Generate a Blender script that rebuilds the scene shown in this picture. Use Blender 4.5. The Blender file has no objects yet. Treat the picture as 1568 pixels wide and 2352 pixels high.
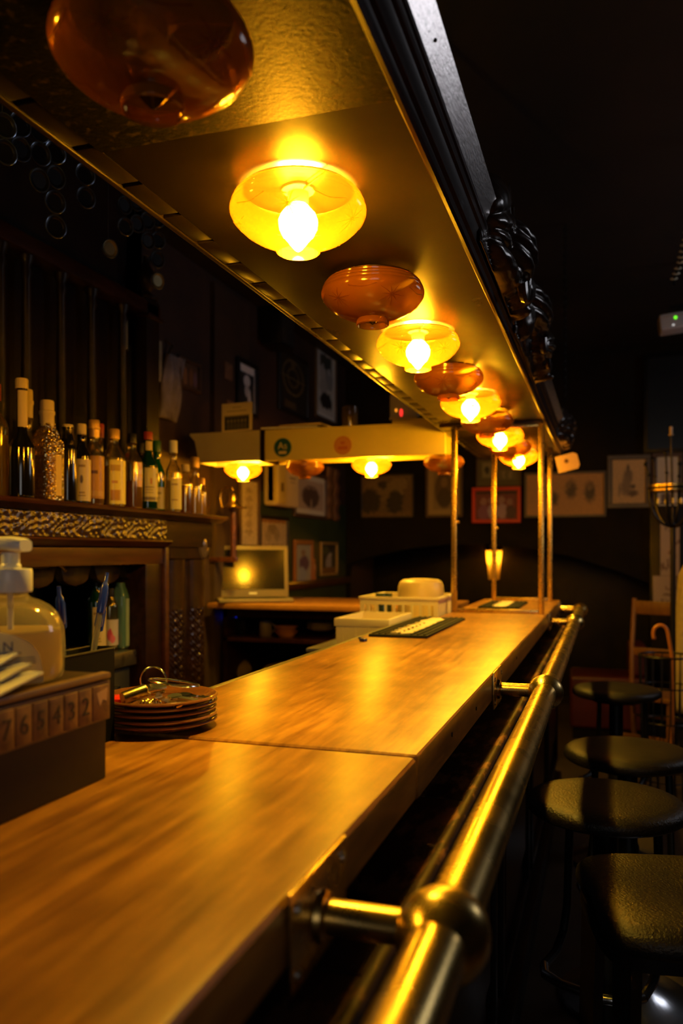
import bpy, bmesh, math, random
from mathutils import Vector, Matrix
random.seed(7)
R = math.radians
PI = math.pi

# ------------------------------------------------------------------ camera, world, light, exposure
F = 1850.0                    # focal length in pixels of the 1568x2352 frame
HZ = 1268.0                   # horizon row
CH = 1.38                     # camera height
YAW = math.atan(604.0 / F)
CA, SA = math.cos(YAW), math.sin(YAW)
C = bpy.context.scene.collection
cam_d = bpy.data.cameras.new('camera')
cam = bpy.data.objects.new('camera', cam_d)
C.objects.link(cam)
cam.location = (0, 0, CH)
cam.rotation_euler = (PI / 2, 0, YAW)
cam_d.sensor_fit = 'VERTICAL'
cam_d.sensor_height = 36.0
cam_d.sensor_width = 24.0
cam_d.lens = F / 2352 * 36
cam_d.shift_y = (HZ - 1176) / 2352
cam_d.clip_start = 0.02
cam_d.dof.use_dof = True
cam_d.dof.focus_distance = 1.55
cam_d.dof.aperture_fstop = 3.2
bpy.context.scene.camera = cam

world = bpy.data.worlds.new('world')
bpy.context.scene.world = world
world.use_nodes = True
world.node_tree.nodes['Background'].inputs[0].default_value = (0.5, 0.6, 0.8, 1)
world.node_tree.nodes['Background'].inputs[1].default_value = 0.0008

vs = bpy.context.scene.view_settings
vs.view_transform = 'Standard'
vs.look = 'None'
vs.gamma = 1.0
vs.use_curve_mapping = False
vs.exposure = 0.0
cy = bpy.context.scene.cycles
cy.max_bounces = 5; cy.diffuse_bounces = 3; cy.glossy_bounces = 3; cy.transmission_bounces = 4; cy.transparent_max_bounces = 12
cy.caustics_reflective = False; cy.caustics_refractive = False
cy.use_adaptive_sampling = True; cy.adaptive_threshold = 0.05

BULB = 1600.0                  # emission of the lit bulbs
LAMP_COL = (1.0, 0.62, 0.06)
def area_light(name, loc, rot, sx, sy, power, col):
    d = bpy.data.lights.new(name, 'AREA')
    d.shape = 'RECTANGLE'; d.size = sx; d.size_y = sy; d.energy = power; d.color = col
    o = bpy.data.objects.new(name, d); C.objects.link(o)
    o.location = loc; o.rotation_euler = rot
    return o
# added daylight area lights for assumed, unseen windows behind the photographer and at right
area_light('assumed_street_daylight', (1.0, -2.42, 1.75), (R(90), 0, 0), 1.5, 1.2, 9.0, (1.0, 0.93, 0.86))
area_light('assumed_side_daylight', (2.42, 4.3, 2.35), (R(90), 0, R(90)), 1.3, 0.8, 9.0, (0.92, 0.92, 1.0))  # added light from an assumed source, placed to reflect in the fascia strip

# ------------------------------------------------------------------ pixel helpers (used to take real positions off the photograph)
def P(px, py, d):
    xc = (px - 784) / F * d
    return Vector((xc * CA - d * SA, xc * SA + d * CA, CH - (py - HZ) / F * d))
def onX(px, X):                       # depth and Y of column px on the plane X
    d = -F * X / (CA * (1388 - px)); d = abs(d)
    return d, (d + X * SA) / CA
def pX(px, py, X):
    d, Y = onX(px, X)
    return Vector((X, Y, CH - (py - HZ) / F * d))
def pY(px, py, Y):
    t = (px - 784) / F
    # X = xc*CA - d*SA ; Y = xc*SA + d*CA with xc = t d
    d = Y / (t * SA + CA)
    return Vector((d * (t * CA - SA), Y, CH - (py - HZ) / F * d))
def pZ(px, py, Z):
    d = (CH - Z) * F / (py - HZ)
    return P(px, py, d)

# ------------------------------------------------------------------ materials
MATS = {}
def _mat(name):
    m = bpy.data.materials.new(name); m.use_nodes = True
    nt = m.node_tree
    for n in list(nt.nodes): nt.nodes.remove(n)
    out = nt.nodes.new('ShaderNodeOutputMaterial')
    return m, nt, out
def N(nt, kind, **kw):
    n = nt.nodes.new(kind)
    for k, v in kw.items(): setattr(n, k, v)
    return n
def col4(c): return (c[0], c[1], c[2], 1.0)
def surf(name, col, rough=0.5, metal=0.0, col2=None, scale=8.0, stretch=(1, 1, 1), bump=0.0, bscale=None,
         rvar=0.0, coat=0.0, spec=0.5, lo=0.35, hi=0.65, detail=5.0, speck=None, speck_scale=60.0, sheen=0.0):
    if name in MATS: return MATS[name]
    m, nt, out = _mat(name)
    p = N(nt, 'ShaderNodeBsdfPrincipled')
    nt.links.new(p.outputs[0], out.inputs[0])
    p.inputs['Base Color'].default_value = col4(col)
    p.inputs['Roughness'].default_value = rough
    p.inputs['Metallic'].default_value = metal
    p.inputs['Specular IOR Level'].default_value = spec
    p.inputs['Coat Weight'].default_value = coat
    p.inputs['Coat Roughness'].default_value = 0.12
    tc = N(nt, 'ShaderNodeTexCoord')
    mp = N(nt, 'ShaderNodeMapping'); mp.inputs['Scale'].default_value = stretch
    nt.links.new(tc.outputs['Object'], mp.inputs[0])
    no = N(nt, 'ShaderNodeTexNoise'); no.inputs['Scale'].default_value = scale; no.inputs['Detail'].default_value = detail
    no.inputs['Roughness'].default_value = 0.62
    nt.links.new(mp.outputs[0], no.inputs['Vector'])
    last = None
    if col2 is not None:
        cr = N(nt, 'ShaderNodeValToRGB')
        cr.color_ramp.elements[0].position = lo; cr.color_ramp.elements[1].position = hi
        cr.color_ramp.elements[0].color = col4(col); cr.color_ramp.elements[1].color = col4(col2)
        nt.links.new(no.outputs['Fac'], cr.inputs[0])
        last = cr.outputs[0]
    if speck is not None:
        n2 = N(nt, 'ShaderNodeTexNoise'); n2.inputs['Scale'].default_value = speck_scale; n2.inputs['Detail'].default_value = 3.0
        nt.links.new(tc.outputs['Object'], n2.inputs['Vector'])
        r2 = N(nt, 'ShaderNodeMapRange'); r2.inputs[1].default_value = 0.56; r2.inputs[2].default_value = 0.68
        nt.links.new(n2.outputs['Fac'], r2.inputs[0])
        mx = N(nt, 'ShaderNodeMix'); mx.data_type = 'RGBA'
        nt.links.new(r2.outputs[0], mx.inputs[0])
        if last is not None: nt.links.new(last, mx.inputs[6])
        else: mx.inputs[6].default_value = col4(col)
        mx.inputs[7].default_value = col4(speck)
        last = mx.outputs[2]
    if last is not None: nt.links.new(last, p.inputs['Base Color'])
    if rvar:
        mr = N(nt, 'ShaderNodeMapRange')
        mr.inputs[1].default_value = 0.3; mr.inputs[2].default_value = 0.7
        mr.inputs[3].default_value = max(0.02, rough - rvar); mr.inputs[4].default_value = min(1, rough + rvar)
        nt.links.new(no.outputs['Fac'], mr.inputs[0]); nt.links.new(mr.outputs[0], p.inputs['Roughness'])
    if bump:
        b = N(nt, 'ShaderNodeBump'); b.inputs['Strength'].default_value = bump; b.inputs['Distance'].default_value = 0.004
        src = no
        if bscale:
            src = N(nt, 'ShaderNodeTexNoise'); src.inputs['Scale'].default_value = bscale; src.inputs['Detail'].default_value = 4.0
            nt.links.new(mp.outputs[0], src.inputs['Vector'])
        nt.links.new(src.outputs['Fac'], b.inputs['Height']); nt.links.new(b.outputs[0], p.inputs['Normal'])
    MATS[name] = m
    return m
def emit(name, col, strength):
    if name in MATS: return MATS[name]
    m, nt, out = _mat(name)
    e = N(nt, 'ShaderNodeEmission'); e.inputs[0].default_value = col4(col); e.inputs[1].default_value = strength
    nt.links.new(e.outputs[0], out.inputs[0]); MATS[name] = m
    return m
def clear(name, tint, gloss=0.25, trans=0.0, tcol=(1, 1, 1), rough=0.05, bump=0.0, bscale=60, g0=0.04, gcol=(1, 1, 1)):
    """thin glass: tinted see-through + some translucence + reflection that grows at grazing angles"""
    if name in MATS: return MATS[name]
    m, nt, out = _mat(name)
    tr = N(nt, 'ShaderNodeBsdfTransparent'); tr.inputs[0].default_value = col4(tint)
    tl = N(nt, 'ShaderNodeBsdfTranslucent'); tl.inputs[0].default_value = col4(tcol)
    df = N(nt, 'ShaderNodeBsdfDiffuse'); df.inputs[0].default_value = col4(tcol)
    gl = N(nt, 'ShaderNodeBsdfGlossy'); gl.inputs[0].default_value = col4(gcol); gl.inputs[1].default_value = rough
    md = N(nt, 'ShaderNodeMixShader'); md.inputs[0].default_value = 0.35
    nt.links.new(tl.outputs[0], md.inputs[1]); nt.links.new(df.outputs[0], md.inputs[2])
    m1 = N(nt, 'ShaderNodeMixShader'); m1.inputs[0].default_value = trans
    nt.links.new(tr.outputs[0], m1.inputs[1]); nt.links.new(md.outputs[0], m1.inputs[2])
    lw = N(nt, 'ShaderNodeLayerWeight'); lw.inputs[0].default_value = 0.25
    mr = N(nt, 'ShaderNodeMapRange'); mr.inputs[3].default_value = g0; mr.inputs[4].default_value = gloss * 2
    nt.links.new(lw.outputs['Fresnel'], mr.inputs[0])
    m2 = N(nt, 'ShaderNodeMixShader')
    nt.links.new(mr.outputs[0], m2.inputs[0]); nt.links.new(m1.outputs[0], m2.inputs[1]); nt.links.new(gl.outputs[0], m2.inputs[2])
    if bump:
        tc = N(nt, 'ShaderNodeTexCoord'); no = N(nt, 'ShaderNodeTexVoronoi'); no.inputs['Scale'].default_value = bscale
        nt.links.new(tc.outputs['Object'], no.inputs['Vector'])
        b = N(nt, 'ShaderNodeBump'); b.inputs['Strength'].default_value = bump; b.inputs['Distance'].default_value = 0.004
        nt.links.new(no.outputs['Distance'], b.inputs['Height']); nt.links.new(b.outputs[0], gl.inputs['Normal'])
    nt.links.new(m2.outputs[0], out.inputs[0])
    MATS[name] = m
    return m
def printed(name, bg, shapes, wob=0.03, rough=0.55, wscale=9.0, grain=0.0, coat=0.0):
    """flat print: ellipses ('e') and rectangles ('r') of colour on a ground, edges wobbled by noise"""
    m, nt, out = _mat(name)
    p = N(nt, 'ShaderNodeBsdfPrincipled'); nt.links.new(p.outputs[0], out.inputs[0])
    p.inputs['Roughness'].default_value = rough; p.inputs['Coat Weight'].default_value = coat
    tc = N(nt, 'ShaderNodeTexCoord')
    no = N(nt, 'ShaderNodeTexNoise'); no.inputs['Scale'].default_value = wscale; no.inputs['Detail'].default_value = 3
    nt.links.new(tc.outputs['Generated'], no.inputs['Vector'])
    v1 = N(nt, 'ShaderNodeVectorMath', operation='SUBTRACT'); nt.links.new(no.outputs['Color'], v1.inputs[0]); v1.inputs[1].default_value = (0.5, 0.5, 0.5)
    v2 = N(nt, 'ShaderNodeVectorMath', operation='SCALE'); nt.links.new(v1.outputs[0], v2.inputs[0]); v2.inputs['Scale'].default_value = wob * 2
    v3 = N(nt, 'ShaderNodeVectorMath', operation='ADD'); nt.links.new(tc.outputs['Generated'], v3.inputs[0]); nt.links.new(v2.outputs[0], v3.inputs[1])
    cr = N(nt, 'ShaderNodeMix'); cr.data_type = 'RGBA'; cr.inputs[0].default_value = 0
    cr.inputs[6].default_value = col4(bg); cr.inputs[7].default_value = col4(bg)
    last = cr.outputs[2]
    for s in shapes:
        kind, cx, cy, rx, ry, c = s[:6]
        soft = s[6] if len(s) > 6 else 0.12
        a = N(nt, 'ShaderNodeVectorMath', operation='SUBTRACT'); nt.links.new(v3.outputs[0], a.inputs[0]); a.inputs[1].default_value = (cx, 0, cy)
        b = N(nt, 'ShaderNodeVectorMath', operation='MULTIPLY'); nt.links.new(a.outputs[0], b.inputs[0]); b.inputs[1].default_value = (1 / rx, 0, 1 / ry)
        if kind == 'e':
            l = N(nt, 'ShaderNodeVectorMath', operation='LENGTH'); nt.links.new(b.outputs[0], l.inputs[0]); fac = l.outputs['Value']
        else:
            ab = N(nt, 'ShaderNodeVectorMath', operation='ABSOLUTE'); nt.links.new(b.outputs[0], ab.inputs[0])
            sp = N(nt, 'ShaderNodeSeparateXYZ'); nt.links.new(ab.outputs[0], sp.inputs[0])
            mm = N(nt, 'ShaderNodeMath', operation='MAXIMUM'); nt.links.new(sp.outputs[0], mm.inputs[0]); nt.links.new(sp.outputs[2], mm.inputs[1]); fac = mm.outputs[0]
        mr = N(nt, 'ShaderNodeMapRange'); mr.inputs[1].default_value = 1 + soft; mr.inputs[2].default_value = 1 - soft
        nt.links.new(fac, mr.inputs[0])
        mx = N(nt, 'ShaderNodeMix'); mx.data_type = 'RGBA'
        nt.links.new(mr.outputs[0], mx.inputs[0]); nt.links.new(last, mx.inputs[6]); mx.inputs[7].default_value = col4(c)
        last = mx.outputs[2]
    if grain:
        n2 = N(nt, 'ShaderNodeTexNoise'); n2.inputs['Scale'].default_value = 22; n2.inputs['Detail'].default_value = 6
        nt.links.new(tc.outputs['Generated'], n2.inputs['Vector'])
        mr = N(nt, 'ShaderNodeMapRange'); mr.inputs[1].default_value = 0.35; mr.inputs[2].default_value = 0.65; mr.inputs[3].default_value = 1 - grain; mr.inputs[4].default_value = 1 + grain
        nt.links.new(n2.outputs['Fac'], mr.inputs[0])
        sc = N(nt, 'ShaderNodeVectorMath', operation='SCALE'); nt.links.new(last, sc.inputs[0]); nt.links.new(mr.outputs[0], sc.inputs['Scale'])
        last = sc.outputs[0]
    nt.links.new(last, p.inputs['Base Color'])
    MATS[name] = m
    return m

# ------------------------------------------------------------------ mesh builder
class MB:
    def __init__(s): s.v = []; s.f = []
    def add(s, vs, fs):
        o = len(s.v); s.v += [tuple(v) for v in vs]; s.f += [tuple(i + o for i in f) for f in fs]; return s
    def box(s, x0, x1, y0, y1, z0, z1):
        if x0 > x1: x0, x1 = x1, x0
        if y0 > y1: y0, y1 = y1, y0
        if z0 > z1: z0, z1 = z1, z0
        return s.add([(x0,y0,z0),(x1,y0,z0),(x1,y1,z0),(x0,y1,z0),(x0,y0,z1),(x1,y0,z1),(x1,y1,z1),(x0,y1,z1)],
                     [(3,2,1,0),(4,5,6,7),(0,1,5,4),(1,2,6,5),(2,3,7,6),(3,0,4,7)])
    def lathe(s, prof, c=(0,0,0), seg=24, axis='z', a0=0.0, a1=2*PI, sq=None):
        full = abs(a1 - a0 - 2 * PI) < 1e-6
        n = seg if full else seg + 1
        vs, fs = [], []
        for (r, z) in prof:
            for k in range(n):
                a = a0 + (a1 - a0) * k / seg
                rr = r
                if sq:
                    ca, sa = abs(math.cos(a)), abs(math.sin(a))
                    rr = r / ((ca ** sq + sa ** sq) ** (1.0 / sq))
                x, y = rr * math.cos(a), rr * math.sin(a)
                if axis == 'z': vs.append((c[0]+x, c[1]+y, c[2]+z))
                elif axis == 'x': vs.append((c[0]+z, c[1]+x, c[2]+y))
                else: vs.append((c[0]+y, c[1]+z, c[2]+x))
        for i in range(len(prof) - 1):
            for k in range(seg):
                k2 = (k + 1) % n
                fs.append((i*n+k, i*n+k2, (i+1)*n+k2, (i+1)*n+k))
        if full:
            if prof[0][0] > 1e-6: fs.append(tuple(reversed(range(n))))
            if prof[-1][0] > 1e-6: fs.append(tuple((len(prof)-1)*n + k for k in range(n)))
        return s.add(vs, fs)
    def bowl(s, prof, c=(0,0,0), seg=40):         # open shell, no caps
        vs, fs = [], []
        for (r, z) in prof:
            for k in range(seg):
                a = 2*PI*k/seg; vs.append((c[0]+r*math.cos(a), c[1]+r*math.sin(a), c[2]+z))
        for i in range(len(prof)-1):
            for k in range(seg):
                k2 = (k+1) % seg; fs.append((i*seg+k, i*seg+k2, (i+1)*seg+k2, (i+1)*seg+k))
        return s.add(vs, fs)
    def cyl(s, c, r, h, seg=20, axis='z'): return s.lathe([(r, 0), (r, h)], c, seg, axis)
    def tube(s, pts, r, seg=10, closed=False, caps=True):
        pts = [Vector(p) for p in pts]; n = len(pts)
        rs = r if isinstance(r, (list, tuple)) else [r] * n
        vs, fs = [], []
        up = None
        for i, p in enumerate(pts):
            if closed: t = pts[(i+1) % n] - pts[i-1]
            else: t = pts[min(i+1, n-1)] - pts[max(i-1, 0)]
            t.normalize()
            if up is None:
                up = Vector((0,0,1)) if abs(t.z) < 0.9 else Vector((1,0,0))
            a = t.cross(up).normalized(); b = a.cross(t).normalized(); up = b
            for k in range(seg):
                th = 2*PI*k/seg
                vs.append(p + a * (rs[i]*math.cos(th)) + b * (rs[i]*math.sin(th)))
        m = n if closed else n - 1
        for i in range(m):
            j = (i+1) % n
            for k in range(seg):
                k2 = (k+1) % seg; fs.append((i*seg+k, i*seg+k2, j*seg+k2, j*seg+k))
        if not closed and caps:
            fs.append(tuple(reversed(range(seg)))); fs.append(tuple((n-1)*seg+k for k in range(seg)))
        return s.add(vs, fs)
    def prism(s, poly, axis, a, b):
        n = len(poly); vs = []
        for t in (a, b):
            for (u, w) in poly:
                if axis == 'x': vs.append((t, u, w))
                elif axis == 'y': vs.append((u, t, w))
                else: vs.append((u, w, t))
        fs = [tuple(range(n)), tuple(reversed(range(n, 2*n)))]
        for i in range(n):
            j = (i+1) % n; fs.append((i, i+n, j+n, j))
        return s.add(vs, fs)
    def ball(s, c, rx, ry=None, rz=None, seg=16, rings=10):
        ry = ry or rx; rz = rz or rx
        vs = [(c[0], c[1], c[2]-rz)]
        for i in range(1, rings):
            ph = -PI/2 + PI*i/rings
            for k in range(seg):
                a = 2*PI*k/seg
                vs.append((c[0]+rx*math.cos(ph)*math.cos(a), c[1]+ry*math.cos(ph)*math.sin(a), c[2]+rz*math.sin(ph)))
        vs.append((c[0], c[1], c[2]+rz)); fs = []
        for k in range(seg): fs.append((0, 1+(k+1) % seg, 1+k))
        for i in range(rings-2):
            for k in range(seg):
                k2 = (k+1) % seg; fs.append((1+i*seg+k, 1+i*seg+k2, 1+(i+1)*seg+k2, 1+(i+1)*seg+k))
        L = len(vs)-1; b = 1+(rings-2)*seg
        for k in range(seg): fs.append((b+k, b+(k+1) % seg, L))
        return s.add(vs, fs)
    def relief(s, o, u, v, n, w, h, nu, nv, fn):
        """carved slab: front surface displaced along n by fn(a,b), a,b in 0..1; closed to a flat back at n=0"""
        o, u, v, n = Vector(o), Vector(u), Vector(v), Vector(n)
        vs, fs = [], []
        for j in range(nv+1):
            for i in range(nu+1):
                a, b = i/nu, j/nv
                vs.append(o + u*(w*a) + v*(h*b) + n*fn(a, b))
        W = nu+1
        for j in range(nv):
            for i in range(nu): fs.append((j*W+i, j*W+i+1, (j+1)*W+i+1, (j+1)*W+i))
        base = len(vs); rim = [j for j in range(W)] + [j*W+nu for j in range(1, nv+1)] + [nv*W+i for i in range(nu-1, -1, -1)] + [j*W for j in range(nv-1, 0, -1)]
        for r in rim:
            j, i = divmod(r, W); vs.append(o + u*(w*i/nu) + v*(h*j/nv) - n*0.004)
        L = len(rim)
        for k in range(L):
            k2 = (k+1) % L; fs.append((rim[k2], rim[k], base+k, base+k2))
        fs.append(tuple(base+k for k in range(L-1, -1, -1)))
        return s.add(vs, fs)
    def data(s, name, bevel=0.0, seg=2, smooth=True, ang=35):
        me = bpy.data.meshes.new(name)
        me.from_pydata(s.v, [], s.f); me.update()
        bm = bmesh.new(); bm.from_mesh(me)
        bmesh.ops.recalc_face_normals(bm, faces=bm.faces)
        if bevel > 0:
            es = [e for e in bm.edges if len(e.link_faces) == 2 and e.calc_face_angle(0) > R(40)]
            bmesh.ops.bevel(bm, geom=es, offset=bevel, segments=seg, affect='EDGES', profile=0.6, clamp_overlap=True)
        bm.to_mesh(me); bm.free()
        if smooth:
            me.shade_smooth(); me.set_sharp_from_angle(angle=R(ang))
        return me
    def build(s, name, mat, parent=None, bevel=0.0, seg=2, smooth=True, loc=None, rot=None, label=None, ang=35):
        return link(name, s.data(name, bevel, seg, smooth, ang), mat, parent, loc, rot, label)
def link(name, me, mat, parent=None, loc=None, rot=None, label=None):
    o = bpy.data.objects.new(name, me); C.objects.link(o)
    if mat is not None and len(me.materials) == 0: me.materials.append(mat)
    if parent is not None: o.parent = parent
    if loc is not None: o.location = loc
    if rot is not None: o.rotation_euler = rot
    if label: o['label'] = label
    return o
def tag(o, label, cat, group=None):
    o['label'] = label; o['category'] = cat
    if group: o['group'] = group
    return o
def thing(name, label, cat, loc=(0,0,0), rz=0.0, group=None, rot=None):
    o = bpy.data.objects.new(name, None); C.objects.link(o)
    o.empty_display_size = 0.05
    o.location = loc; o.rotation_euler = rot if rot else (0, 0, rz)
    return tag(o, label, cat, group)
def struct(o): o['kind'] = 'structure'; return o
def copy_tree(o, parent=None):
    c = o.copy(); C.objects.link(c); c.parent = parent
    for ch in list(o.children): copy_tree(ch, c)
    return c
def text(body, size, mat, parent, loc, rot, extrude=0.0004, name='lettering', align='CENTER', sx=1.0, label=None):
    cu = bpy.data.curves.new('text', 'FONT'); cu.body = body; cu.size = size; cu.extrude = extrude
    cu.align_x = align; cu.align_y = 'CENTER'; cu.resolution_u = 3
    to = bpy.data.objects.new('text', cu); C.objects.link(to)
    bpy.context.view_layer.update()
    me = bpy.data.meshes.new_from_object(to.evaluated_get(bpy.context.evaluated_depsgraph_get()))
    bpy.data.objects.remove(to); bpy.data.curves.remove(cu)
    me.materials.clear()
    o = link(name, me, mat, parent, loc, rot, label); o.scale = (sx, 1, 1)
    return o
def arc(cx, cy, r, a0, a1, n):
    return [(cx + r*math.cos(R(a0 + (a1-a0)*i/n)), cy + r*math.sin(R(a0 + (a1-a0)*i/n))) for i in range(n+1)]
def bez(p0, p1, p2, p3, n=10):
    p0, p1, p2, p3 = map(Vector, (p0, p1, p2, p3)); o = []
    for i in range(n+1):
        t = i/n; o.append(p0*(1-t)**3 + p1*3*t*(1-t)**2 + p2*3*t*t*(1-t) + p3*t**3)
    return o

# palette
WOOD_BAR = None
def bar_wood():
    m, nt, out = _mat('bar_wood')
    p = N(nt, 'ShaderNodeBsdfPrincipled'); nt.links.new(p.outputs[0], out.inputs[0])
    tc = N(nt, 'ShaderNodeTexCoord')
    mp = N(nt, 'ShaderNodeMapping'); mp.inputs['Scale'].default_value = (30, 2.2, 30); mp.inputs['Rotation'].default_value = (0, 0, R(-4))
    nt.links.new(tc.outputs['Object'], mp.inputs[0])
    g = N(nt, 'ShaderNodeTexNoise'); g.inputs['Scale'].default_value = 2.0; g.inputs['Detail'].default_value = 8; g.inputs['Roughness'].default_value = 0.65
    nt.links.new(mp.outputs[0], g.inputs['Vector'])
    st = N(nt, 'ShaderNodeTexNoise'); st.inputs['Scale'].default_value = 5.0; st.inputs['Detail'].default_value = 6; st.inputs['Roughness'].default_value = 0.6
    nt.links.new(tc.outputs['Object'], st.inputs['Vector'])
    mp2 = N(nt, 'ShaderNodeMapping'); mp2.inputs['Scale'].default_value = (14, 4, 14); mp2.inputs['Rotation'].default_value = (0, 0, R(35))
    nt.links.new(tc.outputs['Object'], mp2.inputs[0])
    sc = N(nt, 'ShaderNodeTexNoise'); sc.inputs['Scale'].default_value = 2.5; sc.inputs['Detail'].default_value = 3
    nt.links.new(mp2.outputs[0], sc.inputs['Vector'])
    r1 = N(nt, 'ShaderNodeValToRGB'); e = r1.color_ramp.elements
    e[0].position = 0.30; e[0].color = (0.20, 0.07, 0.009, 1); e[1].position = 0.70; e[1].color = (0.54, 0.24, 0.03, 1)
    nt.links.new(g.outputs['Fac'], r1.inputs[0])
    r2 = N(nt, 'ShaderNodeValToRGB'); e = r2.color_ramp.elements
    e[0].position = 0.30; e[0].color = (0.42, 0.34, 0.26, 1); e[1].position = 0.62; e[1].color = (1, 1, 1, 1)
    nt.links.new(st.outputs['Fac'], r2.inputs[0])
    mx = N(nt, 'ShaderNodeMix'); mx.data_type = 'RGBA'; mx.blend_type = 'MULTIPLY'; mx.inputs[0].default_value = 0.8
    nt.links.new(r1.outputs[0], mx.inputs[6]); nt.links.new(r2.outputs[0], mx.inputs[7])
    r3 = N(nt, 'ShaderNodeValToRGB'); e = r3.color_ramp.elements
    e[0].position = 0.30; e[0].color = (0.62, 0.55, 0.48, 1); e[1].position = 0.60; e[1].color = (1, 1, 1, 1)
    nt.links.new(sc.outputs['Fac'], r3.inputs[0])
    mx2 = N(nt, 'ShaderNodeMix'); mx2.data_type = 'RGBA'; mx2.blend_type = 'MULTIPLY'; mx2.inputs[0].default_value = 0.65
    nt.links.new(mx.outputs[2], mx2.inputs[6]); nt.links.new(r3.outputs[0], mx2.inputs[7])
    nt.links.new(mx2.outputs[2], p.inputs['Base Color'])
    mr = N(nt, 'ShaderNodeMapRange'); mr.inputs[1].default_value = 0.3; mr.inputs[2].default_value = 0.7; mr.inputs[3].default_value = 0.29; mr.inputs[4].default_value = 0.37
    nt.links.new(g.outputs['Fac'], mr.inputs[0]); nt.links.new(mr.outputs[0], p.inputs['Roughness'])
    b = N(nt, 'ShaderNodeBump'); b.inputs['Strength'].default_value = 0.10; b.inputs['Distance'].default_value = 0.003
    nt.links.new(st.outputs['Fac'], b.inputs['Height']); nt.links.new(b.outputs[0], p.inputs['Normal'])
    MATS['bar_wood'] = m
    return m
M_BAR = bar_wood()
M_DARK = surf('dark_varnished_wood', (0.013, 0.0045, 0.003), 0.32, col2=(0.030, 0.010, 0.005), scale=6, stretch=(6, 1, 6), bump=0.15, spec=0.2)
M_BLACKW = surf('black_stained_wood', (0.005, 0.003, 0.003), 0.4, col2=(0.011, 0.006, 0.005), scale=7, bump=0.1, spec=0.18)
M_MAHOG = surf('red_brown_mahogany', (0.045, 0.012, 0.005), 0.3, col2=(0.10, 0.028, 0.010), scale=5, stretch=(8, 1, 8), coat=0.4, bump=0.1)
M_CARVE = surf('carved_dark_oak', (0.014, 0.005, 0.003), 0.28, col2=(0.036, 0.013, 0.006), scale=16, coat=0.05, bump=0.25, bscale=60)
M_CARVEB = surf('carved_black_oak', (0.012, 0.007, 0.006), 0.24, col2=(0.04, 0.018, 0.010), scale=14, coat=0.4, bump=0.2, bscale=50)
M_SOFF = surf('varnished_soffit', (0.013, 0.008, 0.002), 0.33, col2=(0.027, 0.0165, 0.0035), scale=5, rvar=0.06, bump=0.03, bscale=22, spec=0.35)
M_SOFFS = surf('speckled_soffit', (0.0015, 0.001, 0.0004), 0.55, col2=(0.006, 0.004, 0.001), scale=7, bump=0.25, bscale=160, speck=(0.034, 0.022, 0.004), speck_scale=75, spec=0.03)
M_BRASS = surf('polished_brass', (0.88, 0.63, 0.21), 0.27, 1.0, col2=(0.62, 0.42, 0.13), scale=9, stretch=(1, 1, 1), rvar=0.06)
M_BRASSD = surf('tarnished_brass', (0.58, 0.39, 0.11), 0.27, 1.0, col2=(0.40, 0.26, 0.08), scale=14, rvar=0.05, bump=0.03)
M_STEEL = surf('brushed_steel', (0.45, 0.44, 0.42), 0.32, 1.0, scale=10)
M_CHROME = surf('chrome', (0.62, 0.65, 0.70), 0.20, 1.0)
M_IRON = surf('black_iron', (0.012, 0.011, 0.011), 0.38, 0.6, scale=30, bump=0.2)
M_BLACKP = surf('black_plastic', (0.006, 0.006, 0.007), 0.4, spec=0.25)
M_LEATHER = surf('black_leatherette', (0.008, 0.006, 0.005), 0.38, bump=0.5, scale=60, stretch=(1, 1, 1), bscale=190, col2=(0.013, 0.010, 0.009), spec=0.24)
M_WHITEP = surf('white_plastic', (0.80, 0.78, 0.72), 0.35)
M_CREAMP = surf('cream_plastic', (0.78, 0.66, 0.42), 0.4)
M_PAPER = surf('paper_white', (0.72, 0.68, 0.60), 0.8, col2=(0.62, 0.57, 0.5), scale=20)
M_WALL_L = surf('smoke_stained_wall', (0.050, 0.022, 0.011), 0.65, col2=(0.022, 0.010, 0.006), scale=2.6, bump=0.3, bscale=18)
M_WALL_B = surf('dark_back_wall', (0.006, 0.004, 0.002), 0.7, spec=0.12, col2=(0.012, 0.008, 0.003), scale=2.2, bump=0.2, bscale=20)
M_GREENW = surf('dark_green_paint', (0.020, 0.035, 0.014), 0.45, col2=(0.032, 0.055, 0.02), scale=3)
M_CEIL = surf('nicotine_dark_ceiling', (0.012, 0.009, 0.007), 0.7, col2=(0.02, 0.014, 0.01), scale=2)
M_FLOOR = surf('worn_dark_floor', (0.055, 0.032, 0.018), 0.5, col2=(0.025, 0.015, 0.009), scale=2.4, bump=0.3, bscale=20)
M_INK = surf('black_ink', (0.012, 0.012, 0.014), 0.6)
M_GLASSC = clear('clear_glass', (0.93, 0.94, 0.9), 0.3, 0.04, (0.9, 0.85, 0.7))
def frosted(name, tint, trans, scat, rough, gloss=0.22):
    m = clear(name, tint, gloss, trans, scat, 0.10)
    nt = m.node_tree
    mix = [n for n in nt.nodes if n.type == 'MIX_SHADER']
    m1 = [n for n in mix if n.inputs[1].is_linked and n.inputs[1].links[0].from_node.type == 'BSDF_TRANSPARENT'][0]
    rf = N(nt, 'ShaderNodeBsdfRefraction'); rf.inputs['Color'].default_value = (0.50, 0.25, 0.06, 1); rf.inputs['Roughness'].default_value = rough; rf.inputs['IOR'].default_value = 1.02
    mm = N(nt, 'ShaderNodeMixShader'); mm.inputs[0].default_value = 0.6
    nt.links.new(m1.inputs[1].links[0].from_node.outputs[0], mm.inputs[1]); nt.links.new(rf.outputs[0], mm.inputs[2])
    nt.links.new(mm.outputs[0], m1.inputs[1])
    [n for n in mix if n.inputs[1].is_linked and n.inputs[1].links[0].from_node.type == 'BSDF_TRANSLUCENT'][0].inputs[0].default_value = 0.94
    return m
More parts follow.
